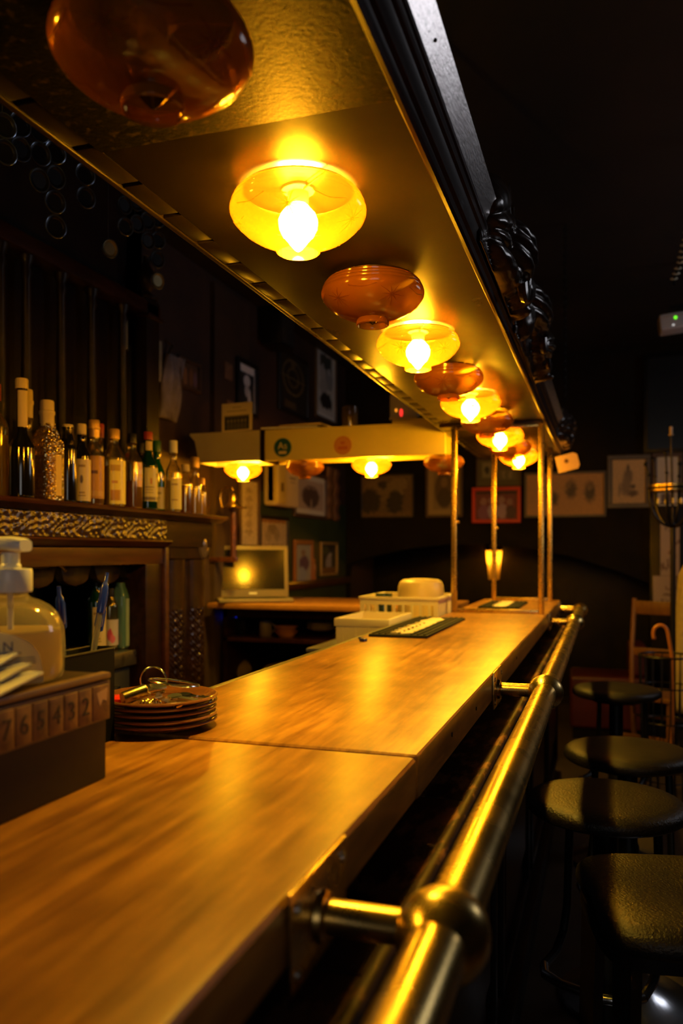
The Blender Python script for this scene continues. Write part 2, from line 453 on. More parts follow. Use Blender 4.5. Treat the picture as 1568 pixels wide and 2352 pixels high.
M_AMBERG = frosted('amber_lamp_glass', (0.56, 0.40, 0.09), 0.26, (0.66, 0.215, 0.018), 0.42)
M_BULB = emit('lit_bulb', LAMP_COL, BULB)
M_BULB_OFF = surf('unlit_bulb_glass', (0.05, 0.03, 0.012), 0.15)
M_CERAM = surf('white_ceramic', (0.75, 0.68, 0.5), 0.35)

# ================================================================== the setting
ZB = 1.10                      # top of the bar
XL, YB = -2.25, 7.0            # left wall, back wall
struct(MB().box(-2.6, 2.7, -2.7, 8.2, -0.06, 0).build('floor', M_FLOOR))
struct(MB().box(-2.6, 2.7, -2.7, 8.2, 3.05, 3.15).build('ceiling', M_CEIL))
struct(MB().box(XL - 0.12, XL, 3.12, 8.0, 0, 3.05).build('wall_left', M_WALL_L))
struct(MB().box(-2.07, -1.95, -2.6, 3.12, 0, 3.05).build('wall_backbar', M_BLACKW))
struct(MB().box(XL, -1.95, 3.0, 3.12, 0, 3.05).build('wall_return', M_BLACKW))
def wall_open(name, axis, pos, thick, u0, u1, z1, wu0, wu1, wz0, wz1, mat):
    b = MB()
    def bx(a0, a1, c0, c1):
        if axis == 'y': b.box(a0, a1, pos, pos + thick, c0, c1)
        else: b.box(pos, pos + thick, a0, a1, c0, c1)
    bx(u0, wu0, 0, z1); bx(wu1, u1, 0, z1); bx(wu0, wu1, 0, wz0); bx(wu0, wu1, wz1, z1)
    return struct(b.build(name, mat))
wall_open('wall_near', 'y', -2.6, 0.1, -2.1, 2.6, 3.05, 0.2, 1.8, 1.1, 2.4, M_WALL_B)  # opening added for the assumed street window
wall_open('wall_right', 'x', 2.5, 0.1, -2.6, 8.0, 3.05, 3.6, 5.0, 1.9, 2.8, M_WALL_B)  # opening added for the assumed side window
def window(name, frame, pane, mullions):
    w = struct(frame.build(name, M_DARK))
    pane.build('pane', M_GLASSC, w); mullions.build('mullion', M_DARK, w)
fr = MB().box(0.2, 1.8, -2.58, -2.5, 1.1, 1.15).box(0.2, 1.8, -2.58, -2.5, 2.35, 2.4).box(0.2, 0.25, -2.58, -2.5, 1.1, 2.4).box(1.75, 1.8, -2.58, -2.5, 1.1, 2.4)
window('assumed_window_1', fr, MB().box(0.25, 1.75, -2.55, -2.545, 1.15, 2.35), MB().box(0.985, 1.015, -2.57, -2.52, 1.15, 2.35))  # assumed window, out of view, added to go with the street light
fr = MB().box(2.5, 2.58, 3.6, 5.0, 1.9, 1.95).box(2.5, 2.58, 3.6, 5.0, 2.75, 2.8).box(2.5, 2.58, 3.6, 3.65, 1.9, 2.8).box(2.5, 2.58, 4.95, 5.0, 1.9, 2.8)
window('assumed_window_2', fr, MB().box(2.545, 2.55, 3.65, 4.95, 1.95, 2.75), MB().box(2.52, 2.57, 4.285, 4.315, 1.95, 2.75))  # assumed window, out of view, added to go with the side light
# back wall with a low dark arch below the pictures
arch_px = [(796, 1330), (800, 1297), (850, 1280), (930, 1262), (1030, 1250), (1110, 1250), (1200, 1258), (1300, 1275), (1400, 1305), (1480, 1335), (1540, 1370)]
arch = [pY(x, y, YB) for x, y in arch_px]
poly = [(XL, 0), (arch[0].x, 0)] + [(p.x, p.z) for p in arch] + [(arch[-1].x, 0), (2.6, 0), (2.6, 3.05), (XL, 3.05)]
struct(MB().prism(poly, 'y', YB, YB + 0.12).build('wall_back', M_WALL_B, smooth=False))
tr = MB(); n = len(arch)
ring = [(p.x, p.z) for p in arch] + [(p.x, p.z + 0.16) for p in reversed(arch)]
struct(MB().prism(ring, 'y', YB - 0.03, YB + 0.01).build('trim_1', M_WALL_B, smooth=False))
struct(MB().box(XL, 2.6, 7.95, 8.05, 0, 3.05).build('wall_alcove', M_BLACKW))
# green painted lower part of the left wall, picture ledge and pilaster
struct(MB().box(XL, XL + 0.012, 4.9, 6.98, 0.0, 1.80).build('trim_2', M_GREENW))
struct(MB().box(XL, XL + 0.06, 4.9, 6.98, 1.10, 1.16).build('trim_3', M_MAHOG, bevel=0.006))
struct(MB().box(XL, XL + 0.03, 4.35, 4.85, 0.0, 3.0).build('trim_4', surf('brown_plaster', (0.06, 0.032, 0.014), 0.6, col2=(0.04, 0.02, 0.009), scale=4)))

# ================================================================== the bar
Y0, YS, YE = -0.9, 1.088, 4.85
XR, XLB = -0.245, -0.768
counter = thing('bar_counter', 'dark panelled front and carcass under the long wooden bar top', 'bar counter', (0, 0, 0))
MB().box(-0.70, -0.34, Y0, YE - 0.05, 0.0, ZB - 0.062).build('carcass', M_BLACKW, counter)
MB().box(-0.36, -0.275, Y0, YE - 0.04, 0.05, ZB - 0.13).build('front_board', M_DARK, counter)
MB().box(-0.34, -0.235, Y0, YE - 0.04, 0.0, 0.12).build('plinth', M_BLACKW, counter, bevel=0.008)
# the chipped ledge and its round bead under the bar edge
M_CHIP = surf('chipped_brown_ledge', (0.020, 0.009, 0.006), 0.55, col2=(0.20, 0.085, 0.04), scale=26, stretch=(1, 0.35, 1), lo=0.50, hi=0.60, bump=0.5, spec=0.12)
ys = [Y0, 0.72, 1.28, 2.05, 2.9, 3.8, YE - 0.04]
for i in range(len(ys) - 1):
    MB().box(-0.36, -0.205, ys[i] + 0.002, ys[i+1] - 0.002, ZB - 0.132, ZB - 0.115).build('ledge_board', M_CHIP, counter, bevel=0.003)
MB().tube([(-0.205, Y0, ZB - 0.118), (-0.205, YE - 0.04, ZB - 0.118)], 0.0105, 12).build('ledge_bead', M_CHIP, counter)
for i in range(6):
    y0 = -0.55 + i * 0.9
    b = MB()
    for (a0, a1, c0, c1) in ((y0, y0+0.78, 0.82, 0.85), (y0, y0+0.78, 0.2, 0.23), (y0, y0+0.03, 0.2, 0.85), (y0+0.75, y0+0.78, 0.2, 0.85)):
        b.box(-0.276, -0.252, a0, a1, c0, c1)
    b.build('panel_moulding', M_BLACKW, counter, bevel=0.008)
    MB().prism([(-0.276, 0.3), (-0.258, 0.36), (-0.258, 0.70), (-0.276, 0.76)], 'y', y0+0.1, y0+0.68).build('raised_panel', M_DARK, counter, smooth=False)
top = thing('bar_worktop', 'long worn golden wooden bar top with one cross joint', 'bar top', (0, 0, ZB))
def slab(poly, z0, z1): return MB().prism(poly, 'z', z0, z1)
slab([(XLB, Y0), (XR, Y0), (XR, YS - 0.0025), (XLB, YS - 0.0025)], -0.062, -0.0015).build('plank', M_BAR, top, bevel=0.010, seg=3)
slab([(XLB, YS + 0.0025), (XR, YS + 0.0025), (XR, YE), (-0.685, YE), (-0.685, 3.44), (XLB, 3.44)], -0.064, 0.0).build('plank', M_BAR, top, bevel=0.007, seg=3)
MB().box(XLB - 0.022, XLB - 0.001, Y0, 3.44, -0.05, -0.003).build('edge_strip', surf('grey_green_edging', (0.06, 0.055, 0.03), 0.4), top, bevel=0.003)
for (y, z) in ((1.35, -0.028), (1.62, -0.034), (2.4, -0.03)):
    MB().lathe([(0.0, 0.0), (0.004, 0.0), (0.004, 0.002), (0, 0.0025)], (XR - 0.0005, y, z), 10, 'x').build('nail', M_IRON, top)

# ------------------------------------------------------------------ brass rail
XRAIL, ZR = -0.131, 1.053
rail = thing('hand_rail', 'polished brass tube rail running along the front of the bar', 'rail', (0, 0, 0))
YJ = [-0.58, 0.679, 1.934, 3.886, 4.72]
MB().tube([(XRAIL, Y0, ZR), (XRAIL, 4.76, ZR)], 0.0262, 32).build('tube', M_BRASS, rail)
for j, y in enumerate(YJ):
    MB().lathe([(0.0, -0.036), (0.024, -0.0355), (0.0275, -0.032), (0.031, -0.026), (0.0375, -0.018), (0.0405, -0.006), (0.041, 0.0), (0.0405, 0.006), (0.0375, 0.018), (0.031, 0.026), (0.0275, 0.032), (0.024, 0.0355), (0, 0.036)],
               (XRAIL, y, ZR), 32, 'y').build('joint', M_BRASS, rail)
    MB().lathe([(0.0, 0), (0.0155, 0.0), (0.0155, XRAIL - XR - 0.03), (0.0195, XRAIL - XR - 0.028), (0.0195, XRAIL - XR), (0, XRAIL - XR)], (XR + 0.004, y, ZR + 0.002), 20, 'x').build('arm', M_BRASS, rail)
    MB().lathe([(0.0, 0), (0.024, 0.0), (0.022, 0.006), (0.0145, 0.009), (0, 0.009)], (XR + 0.004, y, ZR + 0.002), 20, 'x').build('rosette', M_BRASSD, rail)
    pl = MB().box(XR + 0.0005, XR + 0.0045, y - 0.073, y + 0.073, ZB - 0.082, ZB + 0.003).build('wall_plate', M_BRASSD, rail, bevel=0.0012)
    for (dy, dz) in ((-0.060, -0.014), (0.060, -0.014), (-0.060, -0.068), (0.060, -0.068)):
        MB().lathe([(0.0, 0), (0.0055, 0.0), (0.004, 0.0028), (0, 0.0035)], (XR + 0.0045, y + dy, ZB + dz), 12, 'x').build('screw', M_STEEL, pl)
MB().ball((XRAIL, 4.79, ZR), 0.036, seg=20, rings=14).build('end_ball', M_BRASS, rail)
MB().tube([(XRAIL, 4.79, ZR), (-0.26, 4.82, ZR)], 0.018, 14).build('end_return', M_BRASS, rail)

# ================================================================== canopy over the bar
ZS = CH + 0.594
CXR, CXL = -0.256, -0.745
canopy = thing('bar_canopy', 'long dark wooden canopy hanging over the bar, glossy golden underside', 'canopy', (0, 0, 0))
seams = [-0.5, 1.026, 3.735, 5.1]
for i in range(3):
    MB().box(CXL + 0.036, CXR, seams[i] + 0.002, seams[i+1] - 0.002, ZS - (0.003 if i == 0 else 0), ZS + 0.018).build('soffit_panel', M_SOFFS if i == 0 else M_SOFF, canopy, bevel=0.0015)
MB().box(-0.735, -0.27, 3.72, 3.765, ZS - 0.012, ZS + 0.004).build('cross_batten', M_DARK, canopy, bevel=0.003)
slat = MB().box(0, 0.036, 0, 0.114, 0, 0.016).data('rack_slat', 0.0015)
y = -0.5
while y < 5.05:
    link('rack_slat', slat, M_SOFF, canopy, (CXL, y, ZS)); y += 0.126
MB().box(CXL - 0.012, CXL - 0.001, -0.5, 5.1, ZS - 0.003, ZS + 0.012).build('left_edge_bead', M_SOFF, canopy, bevel=0.003)
MB().box(CXL, CXR, -0.5, 5.1, ZS + 0.030, ZS + 0.115).build('canopy_box', M_BLACKW, canopy)
dz = lambda v: CH + v
prof = [(-0.262, .594), (-0.258, .589), (-0.252, .588), (-0.2475, .593), (-0.2465, .606), (-0.2405, .610), (-0.2395, .632), (-0.236, .640), (-0.231, .643), (-0.2295, .655),
        (-0.226, .6575), (-0.2255, .664)]
MB().prism([(x, dz(z)) for x, z in prof] + [(-0.262, dz(.70))], 'y', -0.5, 5.1).build('lower_moulding', M_DARK, canopy, ang=25)
M_FASC = surf('waxed_fascia', (0.74, 0.69, 0.68), 0.25, 1.0, col2=(0.84, 0.80, 0.79), scale=14, stretch=(4, 0.7, 4), bump=0.08, bscale=70, speck=(0.62, 0.6, 0.58), speck_scale=130)
st = MB().prism([(-0.2255, dz(.666)), (-0.2037, dz(.6996)), (-0.2085, dz(.705)), (-0.262, dz(.705))], 'y', -0.5, 5.1).build('fascia_strip', M_FASC, canopy, smooth=False)
for yy in (0.82, 0.95, 1.06):
    MB().ball((-0.2146, yy, dz(.6828)), 0.0028, seg=8, rings=6).build('nail_head', M_IRON, st)
MB().box(-0.262, -0.232, -0.5, 5.1, dz(.705), dz(.79)).build('upper_board', M_BLACKW, canopy)
# hangers that carry the canopy from the ceiling
for yy in (0.4, 2.6, 4.8):
    MB().cyl((-0.5, yy, ZS + 0.11), 0.014, 3.05 - ZS - 0.11, 14).build('hanger_rod', M_IRON, canopy)

# carved ornaments on the fascia
def lobes(a, b, L):
    v = 0.0
    for (ca, cb, ra, rb, h) in L:
        q = 1 - ((a-ca)/ra)**2 - ((b-cb)/rb)**2
        if q > 0: v = max(v, h * math.sqrt(q))
    return v
def carved_a(a, b):                          # winged leaf rolling over a banded torso, curl below
    wing = lobes(a, b, [(0.22, 0.62, 0.24, 0.42, 0.040)])
    ang = math.atan2(b - 0.12, a + 0.10)
    wing += min(1, wing/0.012) * 0.011 * abs(math.sin(ang * 9))
    torso = lobes(a, b, [(0.58, 0.60, 0.24, 0.42, 0.070)])
    torso += min(1, torso/0.015) * 0.013 * abs(math.sin(b * 17 + 2.5 * a))
    rest = lobes(a, b, [(0.5, 0.5, 0.5, 0.5, 0.018), (0.80, 0.34, 0.19, 0.30, 0.066), (0.42, 0.16, 0.30, 0.16, 0.046), (0.90, 0.12, 0.09, 0.13, 0.050), (0.66, 0.93, 0.11, 0.09, 0.060)])
    return max(wing, torso, rest) + 0.0012 * math.sin(a*60 + 5*b) * math.sin(b*31)
def carved_b(a, b):
    t = lobes(a, b, [(0.34, 0.66, 0.32, 0.36, 0.072)])
    t += min(1, t/0.015) * 0.013 * abs(math.sin(b * 19 - 2 * a))
    u = lobes(a, b, [(0.64, 0.42, 0.24, 0.30, 0.072)])
    u += min(1, u/0.015) * 0.009 * abs(math.sin(math.atan2(b - 0.2, a - 0.4) * 8))
    rest = lobes(a, b, [(0.5, 0.5, 0.5, 0.5, 0.016), (0.84, 0.20, 0.15, 0.19, 0.062), (0.94, 0.07, 0.055, 0.07, 0.064), (0.14, 0.38, 0.14, 0.34, 0.044)])
    return max(t, u, rest) + 0.0012 * math.sin(a*60 + 5*b) * math.sin(b*31)
def corbel(label, y0, w, z0, h, fn, curls):
    t = thing('carved_corbel', label, 'carving', (-0.2315, y0, dz(z0)), 0, 'carvings on the canopy front')
    MB().relief((0, 0, 0), (0, 1, 0), (0, 0, 1), (1, 0, 0), w, h, 96, 60, fn).build('carved_body', M_CARVEB, t, ang=180)
    for (cy, cz, r, a0, a1, x) in curls:
        pts = []
        for i in range(22):
            q = i / 21; aa = R(a0 + (a1 - a0) * q); rr = r * (1 - 0.7 * q)
            pts.append((x + 0.01 * q, cy + rr * math.cos(aa), cz + rr * math.sin(aa)))
        MB().tube(pts, [0.0125 - 0.005 * i / 21 for i in range(22)], 8).build('scroll', M_CARVEB, t)
    return t
corbel('nearest black carving on the canopy front, leafy wing and banded scrolls', 1.60, 0.62, 0.615, 0.165, carved_a,
       [(0.40, 0.045, 0.05, 200, 560, 0.045), (0.50, 0.12, 0.035, 0, 330, 0.045), (0.15, 0.12, 0.04, 90, 400, 0.03)])
corbel('second black carving on the canopy front, stacked rolls ending in a small knob', 2.25, 0.70, 0.600, 0.185, carved_b,
       [(0.34, 0.06, 0.04, 180, 520, 0.05), (0.20, 0.13, 0.04, 60, 420, 0.05), (0.55, 0.04, 0.03, 20, 380, 0.045)])
corbel('farthest black carving at the end of the canopy front', 4.35, 0.60, 0.60, 0.18, carved_a,
       [(0.36, 0.05, 0.045, 200, 560, 0.045)])
# card tag hanging off the far end, chain down from the ceiling
tg = thing('card_tag', 'small cream card tag hanging tilted from the far end of the canopy', 'tag', (-0.215, 5.0, dz(.535)), 0, rot=(0, R(-14), R(8)))
MB().prism([(-0.06, -0.05), (0.055, -0.05), (0.07, -0.03), (0.07, 0.035), (0.05, 0.05), (-0.06, 0.05)], 'y', 0, 0.003).build('card', surf('cream_card', (0.55, 0.34, 0.16), 0.7), tg, smooth=False)
MB().lathe([(0.0, 0), (0.013, 0), (0.013, 0.0008), (0, 0.0008)], (0, -0.0009, 0.01), 20, 'y').build('stamp', surf('brown_stamp', (0.10, 0.045, 0.02), 0.7), tg)
MB().tube([(0.0, 0.0015, 0.045), (-0.01, 0.0015, 0.08)], 0.0012, 6).build('string', M_INK, tg)
ch = thing('hanging_chain', 'thin black chain hanging from the ceiling beyond the canopy', 'chain', (-0.19, 4.25, 0))
link_m = MB().tube([(0.007*math.cos(a), 0, 0.013*math.sin(a)) for a in [2*PI*k/12 for k in range(12)]], 0.0022, 6, closed=True).data('chain_link')
z = dz(.78); k = 0
while z < 3.05:
    link('chain_link', link_m, M_IRON, ch, (0, 0, z), (0, 0, R(90) * (k % 2))); z += 0.0215; k += 1

# ------------------------------------------------------------------ brass screen frames between bar and canopy
def screen(label, y, xa, xb, z1, bar=True):
    t = thing('brass_screen', label, 'frame', ((xa + xb) / 2, y, ZB), 0, 'brass posts carrying the canopy')
    w = (xb - xa) / 2; s = 0.0125; h = z1 - ZB
    for sx in (-1, 1):
        MB().box(sx*w - s, sx*w + s, -s, s, 0.0, h).build('post', M_BRASSD, t, bevel=0.002)
    MB().box(-w + s, w - s, -s, s, 0.0, 0.018).build('bottom_bar', M_BRASSD, t, bevel=0.002)
    if bar: MB().box(-w + s, w - s, -s, s, h - 0.014, h).build('top_bar', M_BRASSD, t, bevel=0.002)
    for sx in (-1, 1):
        MB().lathe([(0, 0), (0.006, 0), (0.006, 0.012), (0, 0.014)], (sx*w - sx*s, 0, 0.42), 10, 'x').build('stud', M_BRASS, t)
screen('nearer rectangular brass frame standing on the bar under the canopy', 3.742, -0.668, -0.272, ZS - 0.012)
screen('farther rectangular brass frame standing at the very end of the bar', 4.74, -0.612, -0.296, ZS, False)

# ================================================================== amber glass lamps
BP = [(.0295, -.058), (.0320, -.0565), (.0315, -.049), (.0290, -.0450), (.040, -.0430), (.054, -.0395), (.067, -.034), (.079, -.0265), (.089, -.0175), (.0955, -.0090), (.0990, -.0030), (.1, .0025),
      (.0995, .0080), (.0968, .0100), (.0978, .0130), (.0965, .0155), (.0935, .0172), (.0945, .0202), (.0925, .0228), (.0890, .0240), (.0895, .0265), (.0860, .0290), (.0800, .0300)]
def bowl_at(t):                                # t 0..1 along the etched zone (profile points 4..11)
    s = 4 + t * 7; i = min(int(s), 10); q = s - i
    return BP[i][0]*(1-q) + BP[i+1][0]*q, BP[i][1]*(1-q) + BP[i+1][1]*q
def etched(a0, t0):
    b = MB()
    def pt(da, dt):
        r, z = bowl_at(max(0.02, min(0.98, t0 + dt))); a = a0 + da
        return ((r + 0.0009)*math.cos(a), (r + 0.0009)*math.sin(a), z - 0.0005)
    for k in range(10):
        th = 2*PI*k/10; L = 0.30 if k % 2 == 0 else 0.2; w = 0.014
        c_, s_ = math.cos(th), math.sin(th)
        q = []
        for (l, ww) in ((0.03, w), (0.5, w*0.8), (1.0, 0.002)):
            for sg in (-1, 1):
                q.append(pt((l*L*c_ - sg*ww*s_) * 1.1, (l*L*s_ + sg*ww*c_) * 1.0))
        b.add(q, [(0, 1, 3, 2), (2, 3, 5, 4)])
    return b
M_ETCH = clear('etched_glass', (0.8, 0.5, 0.12), 0.2, 0.12, (1.0, 0.55, 0.10), 0.3)
def lamp_proto(lit):
    t = thing('glass_lamp', 'lamp', 'lamp')
    MB().bowl(BP, seg=56).build('glass_bowl', M_AMBERG, t, ang=60)
    for k in range(5):
        etched(2*PI*k/5 + 0.25, 0.52).build('etched_star', M_ETCH, t)
    for k in range(5):
        b = MB()
        pts = []
        for i in range(9):
            a = 2*PI*(k + 0.5)/5 + 0.25 - 0.28 + 0.56*i/8; r, z = bowl_at(0.78 - 0.10*math.sin(PI*i/8)); pts.append(((r+.0006)*math.cos(a), (r+.0006)*math.sin(a), z))
        b.tube(pts, 0.0007, 4).build('etched_line', M_ETCH, t)
    MB().lathe([(0.0, .0365), (0.024, .0365), (0.024, .033), (0.0155, .030), (0.0150, .016), (0.0135, .012), (0, .012)], seg=20).build('lamp_holder', M_CERAM, t)
    b = MB().tube([(.081*math.cos(a), .081*math.sin(a), .0312) for a in [2*PI*k/40 for k in range(40)]], 0.0016, 6, closed=True)
    for k in range(3):
        a = 2*PI*k/3 + 0.5
        b.tube([(.016*math.cos(a), .016*math.sin(a), .031), (.05*math.cos(a), .05*math.sin(a), .032), (.081*math.cos(a), .081*math.sin(a), .0312)], 0.0014, 6)
    b.build('gallery_ring', M_BRASSD, t)
    MB().lathe([(0.0, -.056), (.005, -.053), (.012, -.045), (.022, -.033), (.028, -.020), (.029, -.010), (.025, .000), (.017, .009), (.013, .014), (0, .014)], seg=16).build('bulb', M_BULB if lit else M_BULB_OFF, t)
    return t
P_LIT, P_OFF = lamp_proto(True), lamp_proto(False)
used = set()
def lamp(lit, loc, label, group, rz=0.0, s=1.0):
    pr = P_LIT if lit else P_OFF
    o = copy_tree(pr) if lit in used else pr
    used.add(lit)
    o.location = loc; o.rotation_euler = (0, 0, rz); o.scale = (s, s, s)
    o['label'] = label; o['group'] = group
    return o
ordw = ['first', 'second', 'third', 'fourth', 'fifth', 'sixth', 'seventh', 'eighth', 'ninth', 'tenth']
for k in range(10):
    lit = k % 2 == 1
    lab = ('glowing' if lit else 'unlit brown') + ' amber cut glass lamp, ' + ordw[k] + ' from the camera under the bar canopy'
    lamp(lit, (-0.476, 0.785 + 0.445 * k, dz(.553)), lab, 'amber lamps under the bar canopy', rz=random.uniform(0, 6), s=1.115)

# ================================================================== cream beam across the end of the aisle, with its lamps
YBM = 3.95
ZBM0, ZBM1 = dz(.485), dz(.635)
M_CREAM = surf('yellowed_cream_paint', (0.82, 0.66, 0.15), 0.45, col2=(0.74, 0.58, 0.12), scale=3, bump=0.05)
M_CREAM2 = surf('pale_cream_paint', (0.55, 0.48, 0.27), 0.45, col2=(0.47, 0.39, 0.2), scale=3)
xa, xb, xc_, xd = pY(440, 1030, YBM).x, pY(600, 1030, YBM).x, pY(606, 1030, YBM).x, -0.75
beam = thing('cream_beam', 'long cream painted beam with round stickers crossing to the left wall', 'beam', (0, YBM, 0))
MB().box(xc_, xd, 0, 0.016, ZBM0, ZBM1).build('front_board', M_CREAM, beam, bevel=0.002)
MB().box(xc_, xd, 0.19, 0.20, ZBM0, ZBM1).build('back_board', M_CREAM, beam)
MB().box(xc_ - 0.004, xc_ + 0.006, 0.0, 0.20, ZBM0, ZBM1 + 0.014).build('end_board', M_DARK, beam)
MB().box(xc_, xd, 0.0, 0.20, ZBM1, ZBM1 + 0.014).build('top_board', M_CREAM, beam, bevel=0.002)
MB().box(-1.02, -0.78, -0.004, 0.10, ZBM1 + 0.014, ZBM1 + 0.035).build('end_shelf', M_CREAM, beam, bevel=0.004)
def sticker(px, py, r, mat, ringmat):
    p = pY(px, py, YBM - 0.0005)
    s = MB().lathe([(0, 0), (r, 0), (r, -0.0012), (0, -0.0012)], (p.x, -0.0005, p.z), 40, 'y').build('round_sticker', mat, beam)
    MB().tube([(p.x + r*0.93*math.cos(a), -0.002, p.z + r*0.93*math.sin(a)) for a in [2*PI*k/40 for k in range(40)]], r*0.035, 5, closed=True).build('sticker_ring', ringmat, s)
    return s, p
s, p = sticker(649, 1028, 0.050, surf('teal_print', (0.008, 0.075, 0.10), 0.5), surf('teal_line', (0.03, 0.12, 0.15), 0.5))
M_LET = surf('pale_lettering', (0.62, 0.50, 0.26), 0.6)
text('As', 0.052, M_LET, s, (p.x, -0.003, p.z + 0.008), (R(90), 0, 0), 0.0006)
MB().box(p.x - 0.022, p.x + 0.022, -0.0032, -0.002, p.z - 0.034, p.z - 0.019).build('sticker_bar', M_LET, s)
s, p = sticker(787, 1023, 0.048, surf('orange_print', (0.60, 0.26, 0.05), 0.5), surf('orange_line', (0.5, 0.13, 0.03), 0.5))
MB().box(p.x - 0.026, p.x + 0.026, -0.0032, -0.002, p.z - 0.022, p.z - 0.004).build('sticker_bar', MATS['orange_line'], s)
MB().box(p.x - 0.012, p.x + 0.012, -0.0032, -0.002, p.z + 0.006, p.z + 0.020).build('sticker_bar', MATS['orange_line'], s)
box = thing('cream_box', 'paler cream boxed end of the beam with a pointed left tip', 'beam', (0, YBM, 0))
MB().prism([(xa, ZBM1), (xa + 0.03, ZBM1 - 0.03), (xa + 0.055, ZBM0), (xb, ZBM0), (xb, ZBM1)], 'y', -0.02, -0.004).build('front_board', M_CREAM2, box, smooth=False)
MB().box(xa + 0.05, xb, 0.19, 0.20, ZBM0, ZBM1).build('back_board', M_CREAM2, box)
MB().box(xa + 0.05, xa + 0.056, -0.004, 0.20, ZBM0, ZBM1).build('left_board', M_CREAM2, box)
MB().box(xb, xb + 0.006, -0.02, 0.20, ZBM0 - 0.002, ZBM1 + 0.012).build('end_board', M_BLACKW, box)
MB().box(xa, xb, -0.02, 0.20, ZBM1, ZBM1 + 0.012).build('top_board', M_CREAM2, box)
MB().box(xa + 0.055, xb, -0.028, -0.02, ZBM0, ZBM0 + 0.02).build('bottom_bead', M_CREAM2, box, bevel=0.003)
for (px, py, lit, lab) in ((558, 1079, True, 'glowing amber lamp below the pale left end of the cream beam'), (700, 1076, False, 'unlit amber lamp between two glowing ones below the cream beam'),
                           (853, 1068, True, 'glowing amber lamp below the middle of the cream beam'), (1019, 1056, False, 'unlit amber lamp behind the brass post below the cream beam')):
    q = pY(px, py, 4.05)
    lamp(lit, (q.x, 4.05, dz(.452)), lab, 'amber lamps below the cream beam', rz=random.uniform(0, 6), s=1.03)
t = lamp(True, (-1.32, 0.62, 1.98), 'unseen glowing amber lamp added above the near end of the back bar', 'unseen lamp added above the back bar', s=1.115)  # unseen lamp, added to throw warm light on the soap pump and bottles
MB().tube([(0, 0, .036), (0, 0, (3.05 - 1.98)/1.115)], 0.004, 8).build('cord', M_IRON, t)
ZT = ZBM1 + 0.014
# things standing on the beam
q0, q1 = pY(512, 1000, YBM - 0.012), pY(581, 1000, YBM - 0.012)
cd = thing('picture_card', 'cream card with a dark printed photo leaning on the pale beam end', 'card', ((q0.x+q1.x)/2, YBM - 0.026, ZBM1 + 0.012 - 0.012), 0, rot=(R(-3), R(-1.5), 0))
w = (q1.x - q0.x)/2
MB().box(-w, w, 0.0, 0.003, 0.013, 0.165).build('card', surf('cream_card_stock', (0.70, 0.56, 0.28), 0.6), cd)
MB().box(-w*0.82, w*0.82, -0.0012, 0.0, 0.02, 0.098).build('print', printed('group_photo', (0.03, 0.03, 0.012), [('e', 0.15 + 0.14*k, 0.62, 0.05, 0.12, (0.22, 0.18, 0.07)) for k in range(6)] + [('e', 0.15 + 0.14*k, 0.25, 0.06, 0.28, (0.10, 0.09, 0.035)) for k in range(6)] + [('r', 0.5, 0.94, 0.5, 0.06, (0.15, 0.12, 0.05))]), cd)
for zz, ww in ((0.140, 0.28), (0.120, 0.66)):
    MB().box(-w*ww, w*ww, -0.0012, 0.0, zz, zz + 0.004).build('printed_line', surf('faint_print', (0.32, 0.24, 0.11), 0.7), cd)
q = pY(672, 990, YBM + 0.03)
bk = thing('flat_book', 'thin book lying on the cream beam under a paler pamphlet', 'book', (q.x - 0.02, YBM + 0.09, ZT), R(4))
MB().box(-0.16, 0.16, -0.085, 0.085, 0.0, 0.004).box(-0.16, 0.16, -0.085, 0.085, 0.014, 0.018).build('cover', M_MAHOG, bk)
MB().box(-0.155, 0.155, -0.082, 0.082, 0.004, 0.014).build('pages', M_PAPER, bk)
pm = thing('pamphlet', 'pale pamphlet on top of the thin book on the beam', 'pamphlet', (q.x + 0.05, YBM + 0.09, ZT + 0.018), R(-5))
MB().box(-0.12, 0.12, -0.075, 0.075, 0, 0.006).build('pages', surf('yellowed_paper', (0.7, 0.56, 0.3), 0.7), pm)
MB().box(-0.121, 0.121, -0.076, 0.076, 0.006, 0.008).build('cover', surf('buff_cover', (0.62, 0.45, 0.2), 0.6), pm)
q = pY(803, 985, YBM + 0.09)
gl = thing('tumbler', 'ribbed drinking glass standing on the cream beam', 'glass', (q.x, YBM + 0.09, ZT))
b = MB()
prof = [(0.0, 0.0), (0.036, 0.0), (0.038, 0.008), (0.042, 0.115), (0.039, 0.115), (0.035, 0.012), (0, 0.012)]
b.lathe(prof, seg=28).build('glass_body', clear('smoky_glass', (0.75, 0.66, 0.5), 0.3, 0.3, (0.7, 0.55, 0.3)), gl)
for k in range(14):
    a = 2*PI*k/14
    MB().tube([(0.039*math.cos(a), 0.039*math.sin(a), 0.012), (0.0425*math.cos(a), 0.0425*math.sin(a), 0.105)], 0.0018, 5).build('rib', MATS['smoky_glass'], gl)
q = pY(928, 970, YBM + 0.05)
lb = thing('alarm_box', 'white wall alarm box with red and orange pilot lights on the beam', 'alarm box', (q.x, YBM + 0.06, ZT + 0.021), R(6))
MB().box(-0.072, 0.072, -0.045, 0.045, 0.0, 0.014).build('base', M_CREAMP, lb, bevel=0.003)
MB().prism([(-0.07, 0.014), (0.07, 0.014), (0.07, 0.09), (0.0, 0.128), (-0.07, 0.13)], 'y', -0.042, 0.042).build('housing', surf('grey_white_plastic', (0.62, 0.6, 0.62), 0.4), lb, bevel=0.004)
MB().ball((-0.012, -0.043, 0.035), 0.008, 0.004, 0.020).build('red_light', emit('red_pilot', (1, 0.03, 0.02), 1.6), lb, label='red pilot light')
MB().ball((-0.038, -0.043, 0.048), 0.006, 0.004, 0.009).build('orange_light', emit('orange_pilot', (1, 0.3, 0.02), 1.2), lb, label='orange pilot light')
